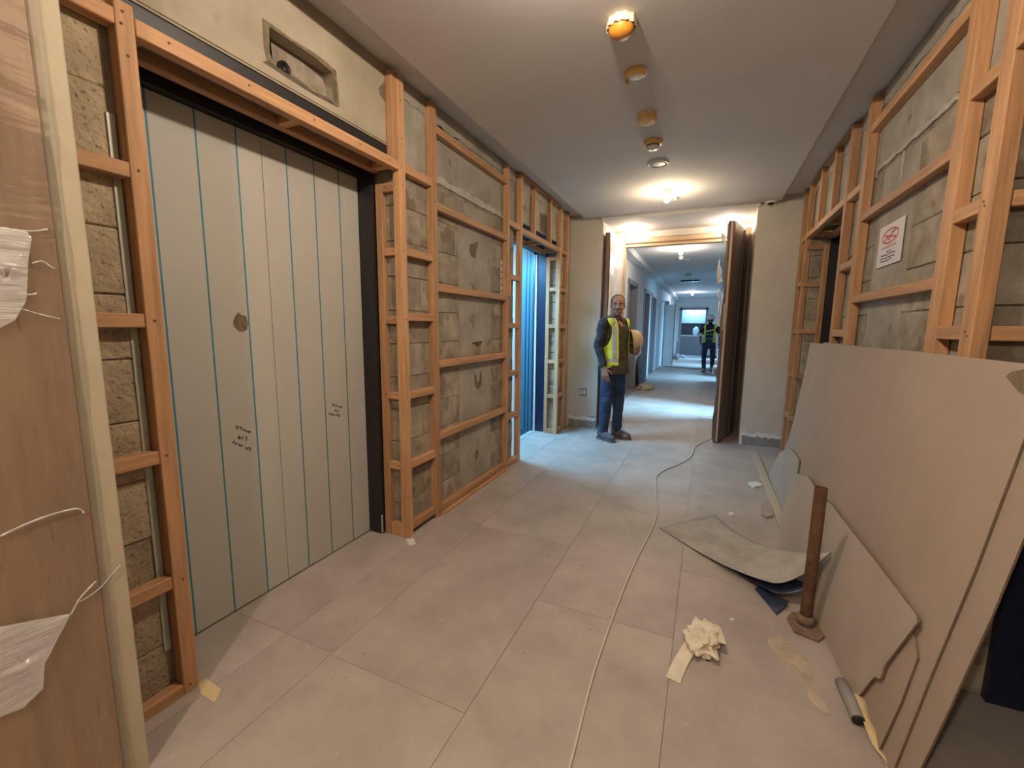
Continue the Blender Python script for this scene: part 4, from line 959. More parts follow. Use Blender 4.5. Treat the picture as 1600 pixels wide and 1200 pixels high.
# ---- cable
cab = [(0.17, 5.95), (0.13, 5.72), (0.096, 5.588), (0.02, 5.40), (-0.05, 5.149), (-0.06, 4.9), (-0.098, 4.655), (-0.19, 4.40), (-0.262, 4.247), (-0.325, 4.05), (-0.337, 3.90), (-0.293, 3.499), (-0.252, 3.186), (-0.258, 2.849), (-0.290, 2.48), (-0.312, 2.067), (-0.321, 1.599), (-0.314, 1.37), (-0.301, 1.128), (-0.28, 0.7), (-0.2, 0.2)]
bm = bmesh.new(); tube(bm, [p-Vector((-0.2, 3, 0)) for p in spline([(x, y, 0.0055) for x, y in cab], 6)], 0.0055, 8)
o = bm_obj('power_cable', bm, None, 'cable_white', True); o.location = (-0.2, 3, 0); tag(o, 'long white power cable running along the lobby floor', 'cable')
bm = bmesh.new(); tube(bm, [p-Vector((0.2, 6.4, 0)) for p in spline([(0.35, 6.25, 0.005), (0.22, 6.45, 0.005), (0.05, 6.75, 0.005), (0.02, 7.05, 0.005), (0.2, 7.2, 0.005)], 6)], 0.005, 8)
o = bm_obj('power_cable', bm, None, 'cable_white', True); o.location = (0.2, 6.4, 0); tag(o, 'short loop of white cable on the floor behind the brown door leaf', 'cable')

# ---- wood strip and scraps
t = empty('wood_strip', (0.556, 4.2, 0)); tag(t, 'long pale wood strip lying on the floor beside the leaning boards', 'wood strip')
bm = bmesh.new(); add_box(bm, -0.031, 0.031, -0.92, 0.90, 0.0, 0.018); bmesh.ops.bevel(bm, geom=bm.edges[:], offset=0.003, segments=1, affect='EDGES')
bm_obj('strip', bm, t, 'lipping'); t.rotation_euler = (0, 0, R(0.3))
t2 = box('groove', -0.004, 0.004, 0, 0.001, 0, 0.001); bpy.data.objects.remove(t2)
def scrap(label, name, pix, h, m, cat, grp='scraps littered on the lobby floor'):
    P = [on(u, v, 2, 0) for u, v in pix]; c = sum(P, Vector((0, 0, 0)))/len(P)
    bm = bmesh.new(); prism(bm, [(p.x-c.x, p.y-c.y) for p in P], 2, 0, h)
    for v in bm.verts:
        if v.co.z > h*0.5: v.co.z += random.uniform(0, h*0.5)
    o = bm_obj(name, bm, None, m); o.location = c; return tag(o, label, cat, grp)
scrap('white curled paper scrap beside the wood strip on the floor', 'paper_scrap', [(1169, 756), (1182, 754), (1192, 760), (1178, 763)], 0.012, 'white_putty', 'scrap')
scrap('rounded beige board offcut beside the wood strip', 'board_offcut', [(1189, 790), (1196, 783), (1204, 787), (1208, 808), (1197, 810), (1190, 806)], 0.012, 'gypsum', 'scrap')
scrap('small white chip on the floor between the cable and the wood strip', 'paint_chip', [(1137, 803), (1143, 800), (1148, 804), (1142, 807)], 0.004, 'white_putty', 'scrap')
scrap('tiny white chip on the floor above the crumpled paper', 'paint_chip', [(1140, 968), (1144, 966), (1148, 969), (1143, 971)], 0.003, 'white_putty', 'scrap')
random.seed(5)
for (u, v, s_) in ((950, 719, 5), (958, 722, 4), (570, 1022, 4), (519, 1062, 5), (540, 1060, 4), (720, 1068, 3), (853, 851, 4), (858, 869, 4), (911, 884, 5), (922, 984, 3), (694, 1020, 4), (819, 1021, 3), (525, 1076, 3)):
    a = [(u+s_*0.6*random.uniform(.6, 1.1)*math.cos(k*1.26), v+s_*0.27*random.uniform(.6, 1.1)*math.sin(k*1.26)) for k in range(5)]
    scrap('tiny pale plaster crumb scattered on the floor tiles', 'plaster_crumb', a, 0.002, 'stain', 'crumb', 'plaster crumbs on the floor tiles')
scrap('piece of cream masking tape at the foot of the timber post by the lift', 'masking_tape', [(310, 1068), (322, 1060), (346, 1078), (335, 1098), (322, 1090), (314, 1085)], 0.0012, 'tape_yellow', 'tape')
scrap('flat tape scrap at the foot of the timber column beside the striped lift', 'masking_tape', [(634, 843), (646, 841), (650, 850), (640, 853)], 0.001, 'white_putty', 'tape')

# ================================================================== CORRIDOR ITEMS
pt = empty('pantry_cabinet', (-0.63, 23.1, 0)); tag(pt, 'pale pantry base cabinet with white worktop at the corridor end', 'cabinet')
for k in range(3): box('door', -1.30+0.44*k, -0.87+0.44*k, 22.78, 22.81, 0.1, 0.93, pt, 'cabinet_grey')
box('carcass', -1.30, 0.02, 22.81, 23.38, 0.0, 0.93, pt, 'cabinet_grey'); box('worktop', -1.32, 0.04, 22.76, 23.39, 0.93, 0.985, pt, 'cabinet_white')
bs = struct(box('trim_6', -1.32, 0.04, 23.385, 23.398, 0.985, 1.56, None, 'backsplash'))
wc = empty('wall_cabinet', (-0.63, 23.2, 1.56)); tag(wc, 'white wall cabinets above the dark pantry backsplash', 'cabinet')
box('carcass', -1.30, 0.02, 23.02, 23.38, 1.56, 2.45, wc, 'cabinet_white')
for k in range(3): box('door', -1.30+0.44*k, -0.865+0.44*k, 23.0, 23.02, 1.565, 2.445, wc, 'cabinet_white')
bm = bmesh.new(); bmesh.ops.create_icosphere(bm, subdivisions=3, radius=1)
for v in bm.verts:
    n = 1+0.3*noise.noise(v.co*2); v.co = Vector((v.co.x*0.14*n, v.co.y*0.1*n, max(0, 0.2+v.co.z*0.21*n)))
o = bm_obj('plastic_bag', bm, None, 'cabinet_white', True); o.location = (-0.52, 23.05, 0.986); tag(o, 'white plastic bag standing on the pantry worktop', 'bag')
def heap(name, label, c, sx, sy, sz, m, seed, cat):
    bm = bmesh.new(); bmesh.ops.create_icosphere(bm, subdivisions=4, radius=1)
    for v in bm.verts:
        n = 1+0.4*noise.noise(v.co*2.2+Vector((seed, 0, 0)))+0.2*noise.noise(v.co*6+Vector((0, seed, 0)))
        v.co = Vector((v.co.x*sx*n, v.co.y*sy*n, max(0.0, v.co.z*sz*n+sz*0.3)))
    o = bm_obj(name, bm, None, m); o.location = c; return tag(o, label, cat)
heap('rubbish_heap', 'small heap of crumpled cream wrapping at the corridor edge', (-1.18, 9.72, 0), 0.17, 0.22, 0.085, 'rubble', 3, 'rubbish')
t = empty('leaning_panel', (-1.34, 10.55, 0)); tag(t, 'dark panel offcut with a slanted top leaning on the corridor wall', 'panel')
bm = bmesh.new(); prism(bm, [(-0.55, 0), (0.55, 0), (0.50, 0.34), (0.0, 0.72), (-0.25, 0.62), (-0.5, 0.58)], 0, 0, 0.012)
for v in bm.verts: v.co.x -= v.co.z*0.12
bm_obj('panel', bm, t, 'dark_board')
t = empty('mop_bucket', (-1.18, 19.6, 0)); tag(t, 'grey bucket with an upright handle by the far corridor wall', 'bucket')
bm = bmesh.new(); lathe(bm, [(0.12, 0), (0.15, 0.25), (0.14, 0.25), (0.12, 0.06)], 18); bm_obj('tub', bm, t, 'cabinet_grey', True)
bm = bmesh.new(); tube(bm, [(0.02, 0, 0.05), (0.03, 0.02, 0.75)], 0.02, 8); bm_obj('handle', bm, t, 'dark_board', True)
heap('tool_bag', 'small dark tool bundle on the floor near the pantry door', (-1.0, 20.9, 0), 0.16, 0.14, 0.10, 'cabinet_grey', 8, 'bag')
t = empty('exit_sign', (-1.36, 15.4, 2.20)); tag(t, 'small bracket-mounted box light on the left corridor wall', 'sign')
lbox('bracket', -0.09, 0.05, -0.01, 0.01, 0.0, 0.02, 'dark_board', t); lbox('box', 0.02, 0.14, -0.03, 0.03, -0.10, 0.02, 'galv', t)
bm = bmesh.new(); tube(bm, [p-Vector((-0.5, 15.3, 0)) for p in spline([(-1.35, 15.75, 0.03), (-0.6, 15.35, 0.03), (0.1, 15.1, 0.03), (0.40, 15.05, 0.03)], 5)], 0.03, 8)
o = bm_obj('floor_hose', bm, None, 'cabinet_white', True); o.location = (-0.5, 15.3, 0); tag(o, 'white hose lying across the corridor floor behind the helmeted worker', 'hose')
box('step', -1.449, 0.449, 22.0, 22.02, 0, 0.05, fl_, 'cabinet_white')

# ================================================================== PEOPLE
def cap(bm, p0, p1, r0_, r1_, seg=14):
    p0, p1 = Vector(p0), Vector(p1); d = p1-p0; L_ = d.length; d = d/L_ if L_ > 1e-6 else Vector((0, 0, 1))
    u = Vector((1, 0, 0)) if abs(d.x) < 0.8 else Vector((0, 1, 0)); a = d.cross(u).normalized(); b = d.cross(a)
    rings = []
    for k in range(1, 5):
        t = R(-90+90*k/4); rings.append((p0+d*(r0_*math.sin(t)), r0_*math.cos(t)))
    for k in range(0, 4):
        t = R(90*k/4); rings.append((p1+d*(r1_*math.sin(t)), r1_*math.cos(t)))
    V = [[bm.verts.new(c+a*(r*math.cos(2*math.pi*i/seg))+b*(r*math.sin(2*math.pi*i/seg))) for i in range(seg)] for c, r in rings]
    for A, B_ in zip(V, V[1:]):
        for i in range(seg): bm.faces.new((A[i], A[(i+1) % seg], B_[(i+1) % seg], B_[i]))
    s = bm.verts.new(p0-d*r0_); e = bm.verts.new(p1+d*r1_)
    for i in range(seg): bm.faces.new((s, V[0][(i+1) % seg], V[0][i])); bm.faces.new((e, V[-1][i], V[-1][(i+1) % seg]))
def ell(bm, c, r, rot=None, sub=3):
    ret = bmesh.ops.create_icosphere(bm, subdivisions=sub, radius=1)
    M = Matrix.Translation(Vector(c)) @ (rot or Matrix.Identity(4)) @ Matrix.Diagonal((*r, 1))
    bmesh.ops.transform(bm, matrix=M, verts=ret['verts'])
def blob(name, fn, voxel, smooth, parent, mats, wr=None, picker=None, cut=None, solid=0):
    bm = bmesh.new(); fn(bm); bmesh.ops.recalc_face_normals(bm, faces=bm.faces[:])
    me = bpy.data.meshes.new('tmp'); bm.to_mesh(me); bm.free()
    o = bpy.data.objects.new('tmp', me); COL.objects.link(o)
    md = o.modifiers.new('r', 'REMESH'); md.mode = 'VOXEL'; md.voxel_size = voxel; md.use_smooth_shade = True
    if smooth: ms = o.modifiers.new('s', 'SMOOTH'); ms.iterations = smooth; ms.factor = 0.5
    dg = bpy.context.evaluated_depsgraph_get(); dg.update()
    me2 = bpy.data.meshes.new_from_object(o.evaluated_get(dg)); bpy.data.objects.remove(o); bpy.data.meshes.remove(me)
    me2.materials.clear(); bm = bmesh.new(); bm.from_mesh(me2)
    if wr:
        bm.normal_update(); amp, sc, seed = wr[:3]; sq = wr[3] if len(wr) > 3 else (1, 1, 1)
        mv = [(v, v.normal*(amp*noise.noise(Vector((v.co.x*sc*sq[0]+seed, v.co.y*sc*sq[1], v.co.z*sc*sq[2])))+amp*0.5*noise.noise(Vector((v.co.x*sc*2.3*sq[0], v.co.y*sc*2.3*sq[1]+seed, v.co.z*sc*2.3*sq[2]))))) for v in bm.verts]
        for v, d in mv: v.co += d
    if cut:
        dl_ = [v for v in bm.verts if cut(v.co)]; bmesh.ops.delete(bm, geom=dl_, context='VERTS')
        for _ in range(10):                                     # even out the cut hems
            mv = []
            for v in bm.verts:
                nb = [e.other_vert(v).co for e in v.link_edges if e.is_boundary]
                if len(nb) == 2: mv.append((v, v.co*0.4+(nb[0]+nb[1])*0.3))
            for v, c in mv: v.co = c
    if solid:
        pass
    if picker:
        for f in bm.faces: f.material_index = picker(f.calc_center_median())
    for f in bm.faces: f.smooth = True
    bm.to_mesh(me2); bm.free(); me2.name = name
    ob = link(name, me2, parent, mats)
    if solid: md = ob.modifiers.new('t', 'SOLIDIFY'); md.thickness = solid; md.offset = 1
    return ob
def hand(bm, wrist, d_, side_, curl, palmn, s=1.0):
    """palm plus five separate bent fingers. d_: finger direction, side_: toward the thumb, palmn: palm normal"""
    w_ = Vector(wrist); d = Vector(d_).normalized(); t_ = Vector(side_); t_ = (t_-d*t_.dot(d)).normalized(); n = Vector(palmn); n = (n-d*n.dot(d)-t_*n.dot(t_)).normalized()
    for k, off in enumerate((-0.030, -0.010, 0.010, 0.030)):
        cap(bm, w_+t_*off*0.6*s, w_+d*0.085*s+t_*off*s, 0.017*s, 0.0135*s, 8)
    Ls = (0.068, 0.082, 0.088, 0.080)
    for k, off in enumerate((-0.0345, -0.0115, 0.0115, 0.0345)):
        p = w_+d*0.088*s+t_*off*1.05*s; dd = d.copy(); L_ = Ls[k]*s
        for j, fr in enumerate((0.45, 0.32, 0.25)):
            dd = (dd*math.cos(curl[j])+n*math.sin(curl[j])).normalized(); dd.normalize(); q = p+dd*L_*fr
            cap(bm, p, q, (0.0090-0.0008*j)*s, (0.0086-0.0008*j)*s, 8); p = q
    p = w_+d*0.02*s+t_*0.030*s; q = p+(d*0.6+t_*0.75+n*0.25).normalized()*0.042*s; cap(bm, p, q, 0.0135*s, 0.0115*s, 8)
    q2 = q+(d*0.9+t_*0.25+n*0.45).normalized()*0.032*s; cap(bm, q, q2, 0.0115*s, 0.009*s, 8)

def head_shapes(bm, c, RM, s=1.0):
    """c: head centre; RM: head rotation, local face toward -Y"""
    def T(p): return Vector(c)+RM @ (Vector(p)*s)
    Q = RM.to_4x4()
    ell(bm, T((0, 0.012, 0.045)), (0.076*s, 0.095*s, 0.080*s), Q)         # cranium
    ell(bm, T((0, -0.012, -0.015)), (0.066*s, 0.082*s, 0.085*s), Q)        # face
    ell(bm, T((0, -0.035, -0.075)), (0.056*s, 0.052*s, 0.042*s), Q)        # jaw
    ell(bm, T((0, -0.072, -0.098)), (0.022*s, 0.018*s, 0.016*s), Q)        # chin
    ell(bm, T((0.034, -0.066, -0.022)), (0.024*s, 0.020*s, 0.020*s), Q); ell(bm, T((-0.034, -0.066, -0.022)), (0.024*s, 0.020*s, 0.020*s), Q)
    cap(bm, T((-0.040, -0.076, 0.026)), T((0.040, -0.076, 0.026)), 0.012*s, 0.012*s)   # brow
    cap(bm, T((0, -0.086, 0.014)), T((0, -0.108, -0.026)), 0.008*s, 0.012*s)           # nose
    ell(bm, T((0.012, -0.098, -0.030)), (0.009*s, 0.009*s, 0.008*s), Q); ell(bm, T((-0.012, -0.098, -0.030)), (0.009*s, 0.009*s, 0.008*s), Q)
    cap(bm, T((-0.018, -0.084, -0.056)), T((0.018, -0.084, -0.056)), 0.0075*s, 0.0075*s)  # upper lip
    cap(bm, T((-0.015, -0.083, -0.068)), T((0.015, -0.083, -0.068)), 0.008*s, 0.008*s)
    for sx in (-1, 1):
        ell(bm, T((sx*0.078, 0.012, 0.0)), (0.010*s, 0.022*s, 0.032*s), Q); ell(bm, T((sx*0.076, 0.008, -0.025)), (0.009*s, 0.012*s, 0.014*s), Q)
    return T

# ---------- worker 1
def ecap(bm, p0, p1, r0_, r1_, sy):
    n0 = len(bm.verts); cap(bm, p0, p1, r0_, r1_, 20); bm.verts.ensure_lookup_table(); cy = (p0[1]+p1[1])/2
    for v in list(bm.verts)[n0:]: v.co.y = cy+(v.co.y-cy)*sy
def worker_one():
    P = empty('person', (-1.0, 5.14, 0), R(62)); tag(P, 'worker in open yellow vest, olive shirt and jeans holding a tan helmet', 'person')
    HC = Vector((0.0, -0.035, 1.595)); HR = Matrix.Rotation(R(-50), 3, 'Z') @ Matrix.Rotation(R(3), 3, 'X')
    sR, eR, wR = Vector((-0.190, 0.0, 1.395)), Vector((-0.236, 0.035, 1.125)), Vector((-0.225, -0.055, 0.885))
    sL, eL, wL = Vector((0.190, 0.0, 1.395)), Vector((0.255, 0.02, 1.12)), Vector((0.185, -0.185, 1.06))
    hipR, kR, aR = Vector((-0.090, 0.0, 0.88)), Vector((-0.100, -0.015, 0.49)), Vector((-0.105, 0.03, 0.10))
    hipL, kL, aL = Vector((0.090, 0.0, 0.88)), Vector((0.095, -0.03, 0.49)), Vector((0.105, -0.01, 0.10))
    def torso(bm, g=0.0):
        ecap(bm, (0, -0.008, 0.90), (0, -0.025, 1.06), 0.155+g, 0.152+g, 0.82); ecap(bm, (0, -0.022, 1.05), (0, -0.004, 1.29), 0.152+g, 0.160+g, 0.80)
        cap(bm, (-0.13, 0.0, 1.385), (0.13, 0.0, 1.385), 0.066+g, 0.066+g)
        cap(bm, (-0.08, 0.005, 1.425), (0.08, 0.005, 1.425), 0.052+g, 0.052+g)
    def arms(bm, g=0.0):
        cap(bm, sR, eR, 0.054+g, 0.043+g); cap(bm, eR, wR, 0.043+g, 0.031+g); cap(bm, sL, eL, 0.054+g, 0.043+g); cap(bm, eL, wL, 0.043+g, 0.031+g)
    def legs(bm, g=0.0, down=0.0):
        for h_, k_, a_ in ((hipR, kR, aR), (hipL, kL, aL)):
            cap(bm, h_, k_, 0.086+g, 0.060+g); cap(bm, k_, a_+Vector((0, 0, down)), 0.060+g, 0.043+g)
    def body(bm):
        torso(bm, -0.012); arms(bm, -0.010); legs(bm, -0.012)
        cap(bm, (0, 0.012, 1.42), (0, -0.012, 1.53), 0.064, 0.060)
        head_shapes(bm, HC, HR, 1.0)
        hand(bm, wR+Vector((0, -0.005, -0.01)), (0.02, -0.18, -1), (0.35, -1, 0), (0.25, 0.35, 0.3), (1, 0.3, 0))
        hand(bm, wL+Vector((-0.005, -0.01, 0.0)), (-0.75, -0.8, 0.0), (0.2, -0.5, 1), (0.4, 0.5, 0.5), (-0.6, 0.8, 0.35))
        for a_ in (aR, aL): cap(bm, a_+Vector((0, 0.02, -0.05)), a_+Vector((0, -0.14, -0.055)), 0.035, 0.03)
    inv = HR.transposed()
    def pick(c):
        q = inv @ (c-HC)
        if abs(q.x) < 0.03 and q.y < -0.06 and -0.080 < q.z < -0.048 and abs(q.x) < 0.024: return 1
        if q.z < -0.045 and q.z > -0.125 and q.y < 0.0 and (q.z < -0.082 or abs(q.x) > 0.028 or q.z > -0.052): return 2
        if abs(q.x) < 0.028 and q.y < -0.06 and -0.050 < q.z < -0.042: return 2
        return 0
    blob('body', body, 0.0048, 1, P, ['skin', 'lips', 'beard'], picker=pick)
    T = lambda p: HC+HR @ Vector(p)
    def hair(bm): ell(bm, T((0, 0.022, 0.048)), (0.080, 0.096, 0.082), HR.to_4x4(), 4); ell(bm, T((0, 0.055, 0.0)), (0.072, 0.062, 0.07), HR.to_4x4(), 3)
    blob('hair', hair, 0.006, 2, P, 'hair', wr=(0.002, 90, 1), cut=lambda c: (lambda q: (q.y < -0.030 and q.z > 0.0 and abs(q.x) < 0.062) or q.y < -0.055 or q.z < -0.05 or (abs(q.x) > 0.05 and q.z < -0.012 and q.y < 0.02))(inv @ (c-HC)))
    for sx in (-1, 1):
        bm = bmesh.new(); bmesh.ops.create_uvsphere(bm, u_segments=12, v_segments=8, radius=0.0092); e = bm_obj('eye', bm, P, 'eye_white', True); e.location = T((sx*0.031, -0.078, 0.004))
        bm = bmesh.new(); bmesh.ops.create_uvsphere(bm, u_segments=10, v_segments=6, radius=0.0052); e2 = bm_obj('iris', bm, e, 'hair', True); e2.location = HR @ Vector((0, -0.0058, -0.001))
        bm = bmesh.new(); tube(bm, [T((sx*0.012, -0.092, 0.024)), T((sx*0.030, -0.092, 0.031)), T((sx*0.052, -0.078, 0.026))], [0.005, 0.006, 0.003], 6); bm_obj('eyebrow', bm, P, 'hair', True)
    bm = bmesh.new(); tube(bm, [T((-0.026, -0.090, -0.048)), T((0, -0.098, -0.043)), T((0.026, -0.090, -0.048))], [0.002, 0.0035, 0.002], 6); bm_obj('moustache', bm, P, 'hair', True)
    # clothes
    def shirt(bm):
        torso(bm, 0.006); arms(bm, 0.008); ecap(bm, (0, -0.02, 1.0), (0, -0.03, 0.80), 0.165, 0.185, 0.84)
        cap(bm, (0, 0.012, 1.44), (0, 0.0, 1.475), 0.070, 0.066)
    def shirtcut(c):
        if c.z < 0.80: return True
        if c.z > 1.475 and abs(c.x) < 0.1: return True
        if c.y < -0.02 and c.z > 1.36 and abs(c.x) < 0.045*(c.z-1.30)/0.1 and abs(c.x) < 0.055: return True
        for w_, e_ in ((wR, eR), (wL, eL)):
            d_ = (w_-e_).normalized()
            if (c-w_).dot(d_) > -0.012 and (c-w_).length < 0.08: return True
        return False
    def shirtpick(c): return 1 if (c.x < -0.165 and c.z < 1.45) or c.x > 0.20 else 0
    sh = blob('shirt', shirt, 0.009, 12, P, ['shirt_olive', 'shirt_dark'], wr=(0.009, 9, 3, (1, 1, 1.6)), cut=shirtcut, picker=shirtpick, solid=0.004)
    for sx in (-1, 1):
        bm = bmesh.new(); prism(bm, [(0, 0), (0.055, 0.012), (0.062, 0.055), (0.02, 0.05)], 1, -0.002, 0.002)
        c = bm_obj('collar', bm, sh, 'shirt_olive'); c.location = (sx*0.022, -0.088, 1.425); c.scale = (sx, 1, 1); c.rotation_euler = (R(-25), 0, R(sx*28))
    blob('jeans', lambda bm: (legs(bm, 0.012, -0.01), ecap(bm, (0, -0.002, 0.93), (0, -0.004, 0.88), 0.166, 0.168, 0.84)), 0.009, 3, P, 'jeans', wr=(0.010, 11, 8, (1, 1, 1.3)), cut=lambda c: c.z < 0.075)
    def vest(bm): torso(bm, 0.028); ell(bm, (0, -0.01, 0.92), (0.192, 0.160, 0.10))
    def vcut(c):
        if c.z < 0.872 or c.z > 1.452: return True
        if c.y < 0 and -0.085 < c.x < 0.11: return True                       # open front
        if c.z > 1.36 and abs(c.x) < 0.07: return True
        if abs(c.x) > 0.128 and (c.y/0.085)**2+((c.z-1.29)/0.17)**2 < 1: return True  # arm holes
        return False
    def vpick(c):
        if -0.148 < c.x < -0.108 and c.y < 0.02 and c.z > 0.985: return 1
        if 1.08 < c.z < 1.13 and c.y > 0: return 1
        if 0.945 < c.z < 0.985: return 1
        return 0
    vst = blob('vest', vest, 0.009, 14, P, ['hivis', 'reflective'], wr=(0.006, 10, 5, (1, 1, 0.6)), cut=vcut, picker=vpick, solid=0.004)
    # boots
    for a_, rz in ((aR, -6), (aL, 8)):
        B_ = empty('boot', (a_.x, a_.y, 0), R(rz)); B_.parent = P
        def up(bm):
            cap(bm, (0, 0.01, 0.145), (0, 0.015, 0.075), 0.056, 0.060); cap(bm, (0, 0.02, 0.060), (0, -0.09, 0.055), 0.052, 0.048); cap(bm, (0, -0.07, 0.05), (0, -0.15, 0.045), 0.050, 0.042)
        blob('upper', up, 0.008, 2, B_, 'boot', cut=lambda c: c.z < 0.016 or c.z > 0.175)
        bm = bmesh.new(); pts = [(0.048*math.cos(R(a))*(1.0 if a < 180 else 0.95), (-0.145 if math.sin(R(a)) < 0 else 0.035)+0.058*math.sin(R(a))) for a in range(0, 360, 20)]
        prism(bm, pts, 2, 0.0, 0.026); bm_obj('sole', bm, B_, 'sole')
    # helmet in his left hand
    Hm = empty('safety_helmet', (0, 0, 0)); hw = P.matrix_basis @ Vector((0.215, -0.095, 1.185))
    Hm.location = hw; Hm.rotation_euler = (R(80), R(0), R(112)); tag(Hm, 'tan safety helmet held against the hip of the worker in the olive shirt', 'helmet')
    helmet(Hm, 'helmet_tan', True)
    return P
def helmet(parent, m, liner=False):
    bm = bmesh.new(); n, mrow = 30, 8; rows = []
    for j in range(mrow+1):
        t = R(90*j/mrow); rows.append([bm.verts.new((0.105*math.cos(t)*math.cos(2*math.pi*i/n), 0.13*math.cos(t)*math.sin(2*math.pi*i/n), 0.125*math.sin(t)+0.0)) for i in range(n)] if j < mrow else [bm.verts.new((0, 0, 0.125))])
    for a, b in zip(rows[:-2], rows[1:-1]):
        for i in range(n): bm.faces.new((a[i], a[(i+1) % n], b[(i+1) % n], b[i]))
    for i in range(n): bm.faces.new((rows[-2][i], rows[-2][(i+1) % n], rows[-1][0]))
    o = bm_obj('shell', bm, parent, m, True); md = o.modifiers.new('s', 'SOLIDIFY'); md.thickness = 0.004; md.offset = 1
    bm = bmesh.new(); inn, out = [], []
    for i in range(n):
        a = 2*math.pi*i/n; k = max(0, -math.sin(a)); e = 0.010+0.035*k**2
        inn.append(bm.verts.new((0.104*math.cos(a), 0.129*math.sin(a), 0.003))); out.append(bm.verts.new(((0.105+e)*math.cos(a), (0.13+e)*math.sin(a), -0.006-0.010*k)))
    for i in range(n): bm.faces.new((inn[i], inn[(i+1) % n], out[(i+1) % n], out[i]))
    o = bm_obj('brim', bm, parent, m, True); md = o.modifiers.new('s', 'SOLIDIFY'); md.thickness = 0.004
    bm = bmesh.new(); tube(bm, [(0, 0.12, 0.055), (0, 0.07, 0.117), (0, 0, 0.131), (0, -0.07, 0.117), (0, -0.12, 0.055)], 0.008, 8); bm_obj('crown_ridge', bm, parent, m, True)
    if liner:
        bm = bmesh.new(); pr_ = []
        for i in range(25): a = 2*math.pi*i/24; pr_.append((0.092*math.cos(a), 0.115*math.sin(a), 0.018))
        tube(bm, pr_, 0.010, 6); bm_obj('sweatband', bm, parent, 'helmet_liner', True)
        bm = bmesh.new(); tube(bm, [(-0.09, 0, 0.02), (-0.05, 0, 0.075), (0, 0, 0.09), (0.05, 0, 0.075), (0.09, 0, 0.02)], 0.008, 6); bm_obj('harness', bm, parent, 'helmet_liner', True)
        bm = bmesh.new(); tube(bm, [(0, -0.11, 0.02), (0, -0.06, 0.075), (0, 0, 0.09), (0, 0.06, 0.075), (0, 0.11, 0.02)], 0.008, 6); bm_obj('harness', bm, parent, 'helmet_liner', True)
worker_one()

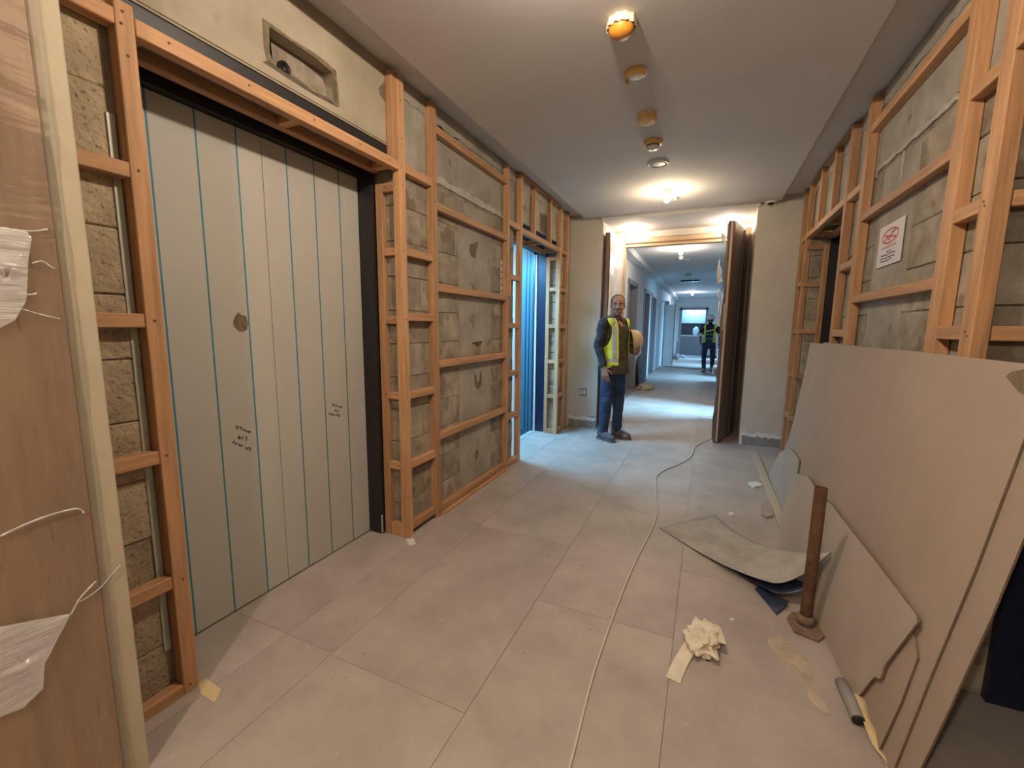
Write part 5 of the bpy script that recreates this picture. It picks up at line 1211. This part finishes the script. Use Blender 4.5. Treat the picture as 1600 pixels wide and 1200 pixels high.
# ---------- worker 2, walking in the corridor
def worker_two():
    P = empty('person', (0.07, 14.55, 0), R(-4)); tag(P, 'worker in white helmet and yellow vest walking along the corridor', 'person')
    HC = Vector((0.0, -0.05, 1.575)); HR = Matrix.Rotation(R(8), 3, 'X')
    sR, eR, wR = Vector((-0.195, 0.0, 1.39)), Vector((-0.265, 0.01, 1.12)), Vector((-0.235, -0.10, 0.90))
    sL, eL, wL = Vector((0.195, 0.0, 1.39)), Vector((0.27, 0.05, 1.13)), Vector((0.27, 0.0, 0.88))
    hipR, kR, aR = Vector((-0.09, 0, 0.87)), Vector((-0.115, -0.08, 0.50)), Vector((-0.10, -0.05, 0.10))
    hipL, kL, aL = Vector((0.09, 0, 0.87)), Vector((0.125, -0.02, 0.50)), Vector((0.115, 0.20, 0.14))
    def torso(bm, g=0.0):
        ell(bm, (0, 0, 0.91), (0.155+g, 0.115+g, 0.11+g)); ell(bm, (0, -0.02, 1.06), (0.155+g, 0.125+g, 0.15+g)); ell(bm, (0, 0, 1.25), (0.17+g, 0.118+g, 0.17+g))
        cap(bm, (-0.135, 0, 1.38), (0.135, 0, 1.38), 0.066+g, 0.066+g)
    def arms(bm, g=0.0, up=1.0):
        for s_, e_, w_ in ((sR, eR, wR), (sL, eL, wL)):
            cap(bm, s_, s_.lerp(e_, min(1, up)), 0.055+g, 0.045+g)
            if up >= 1: cap(bm, e_, w_, 0.043+g, 0.031+g)
    def legs(bm, g=0.0):
        for h_, k_, a_ in ((hipR, kR, aR), (hipL, kL, aL)): cap(bm, h_, k_, 0.086+g, 0.06+g); cap(bm, k_, a_, 0.06+g, 0.045+g)
    def body(bm):
        torso(bm, -0.012); arms(bm, -0.006); legs(bm, -0.012); cap(bm, (0, 0.0, 1.41), (0, -0.02, 1.52), 0.056, 0.052); head_shapes(bm, HC, HR)
        hand(bm, wR, (0.25, -0.25, -1), (0.3, -1, 0), (0.3, 0.4, 0.3), (1, 0.3, 0)); hand(bm, wL, (0, 0.0, -1), (-0.3, -1, 0), (0.3, 0.4, 0.3), (-1, 0.3, 0))
        for a_ in (aR, aL): cap(bm, a_+Vector((0, 0.02, -0.05)), a_+Vector((0, -0.13, -0.055)), 0.033, 0.03)
    blob('body', body, 0.009, 2, P, 'skin_dark')
    blob('shirt', lambda bm: (torso(bm, 0.004), arms(bm, 0.010, 0.85), cap(bm, (0, 0, 1.41), (0, -0.01, 1.455), 0.072, 0.066)), 0.010, 2, P, ['shirt_dark', 'tee_stripe'], wr=(0.006, 9, 2), picker=lambda c: 1 if abs(c.x) < 0.15 and (1.0 < c.z < 1.04 or 1.12 < c.z < 1.18) else 0)
    blob('jeans', lambda bm: (legs(bm, 0.012), ecap(bm, (0, -0.002, 0.93), (0, -0.004, 0.87), 0.166, 0.168, 0.84)), 0.010, 2, P, 'jeans', wr=(0.008, 11, 4))
    blob('vest', lambda bm: (torso(bm, 0.022), ell(bm, (0, 0, 0.93), (0.185, 0.145, 0.1))), 0.010, 2, P, ['hivis', 'reflective'], wr=(0.005, 10, 3),
         cut=lambda c: c.z < 0.90 or c.z > 1.45 or (c.y < 0 and abs(c.x) < 0.105+0.03*(c.z-1.2)) or (c.z > 1.36 and abs(c.x) < 0.07) or (abs(c.x) > 0.155 and c.z > 1.1 and abs(c.y) < 0.07), picker=lambda c: 1 if 1.02 < c.z < 1.06 else 0, solid=0.004)
    bm = bmesh.new(); tube(bm, [(-0.13, -0.142, 1.235), (-0.04, -0.155, 1.25), (0.06, -0.155, 1.285), (0.14, -0.13, 1.30)], 0.018, 8); bm_obj('chest_band', bm, P, 'reflective_warm', True)
    for a_, s_ in ((sR.lerp(eR, 0.86), -1), (sL.lerp(eL, 0.86), 1)):
        bm = bmesh.new(); cap(bm, a_, a_+Vector((s_*0.006, 0, -0.03)), 0.060, 0.059); bm_obj('sleeve_band', bm, P, 'reflective_warm', True)
    for a_, rx in ((aR, 0), (aL, 10)):
        B_ = empty('boot', (a_.x, a_.y, a_.z-0.10), 0); B_.parent = P; B_.rotation_euler = (R(rx), 0, 0)
        blob('upper', lambda bm: (cap(bm, (0, 0.01, 0.16), (0, 0.015, 0.075), 0.058, 0.062), cap(bm, (0, 0.02, 0.06), (0, -0.10, 0.055), 0.054, 0.05), cap(bm, (0, -0.07, 0.05), (0, -0.15, 0.045), 0.052, 0.044)), 0.010, 2, B_, 'boot_tan', cut=lambda c: c.z < 0.014)
        bm = bmesh.new(); prism(bm, [(0.05*math.cos(R(a)), (-0.145 if math.sin(R(a)) < 0 else 0.035)+0.06*math.sin(R(a))) for a in range(0, 360, 20)], 2, 0, 0.026); bm_obj('sole', bm, B_, 'sole')
    bm = bmesh.new()
    for sx in (-1, 1): ell(bm, HC+HR @ Vector((sx*0.031, -0.082, 0.004)), (0.012, 0.008, 0.008), None, 2)
    bm_obj('eyes', bm, P, 'hair', True)
    blob('beard', lambda bm: (ell(bm, HC+HR @ Vector((0, -0.045, -0.082)), (0.056, 0.056, 0.044)),), 0.008, 1, P, 'hair', wr=(0.003, 60, 1), cut=lambda c: c.z > HC.z-0.035)
    Hm = empty('safety_helmet', P.location+Vector((0, -0.045, 1.635)), R(-4)); Hm.rotation_euler = (R(6), 0, R(-4)); tag(Hm, 'white safety helmet worn by the worker walking in the corridor', 'helmet')
    helmet(Hm, 'helmet_white')
worker_two()
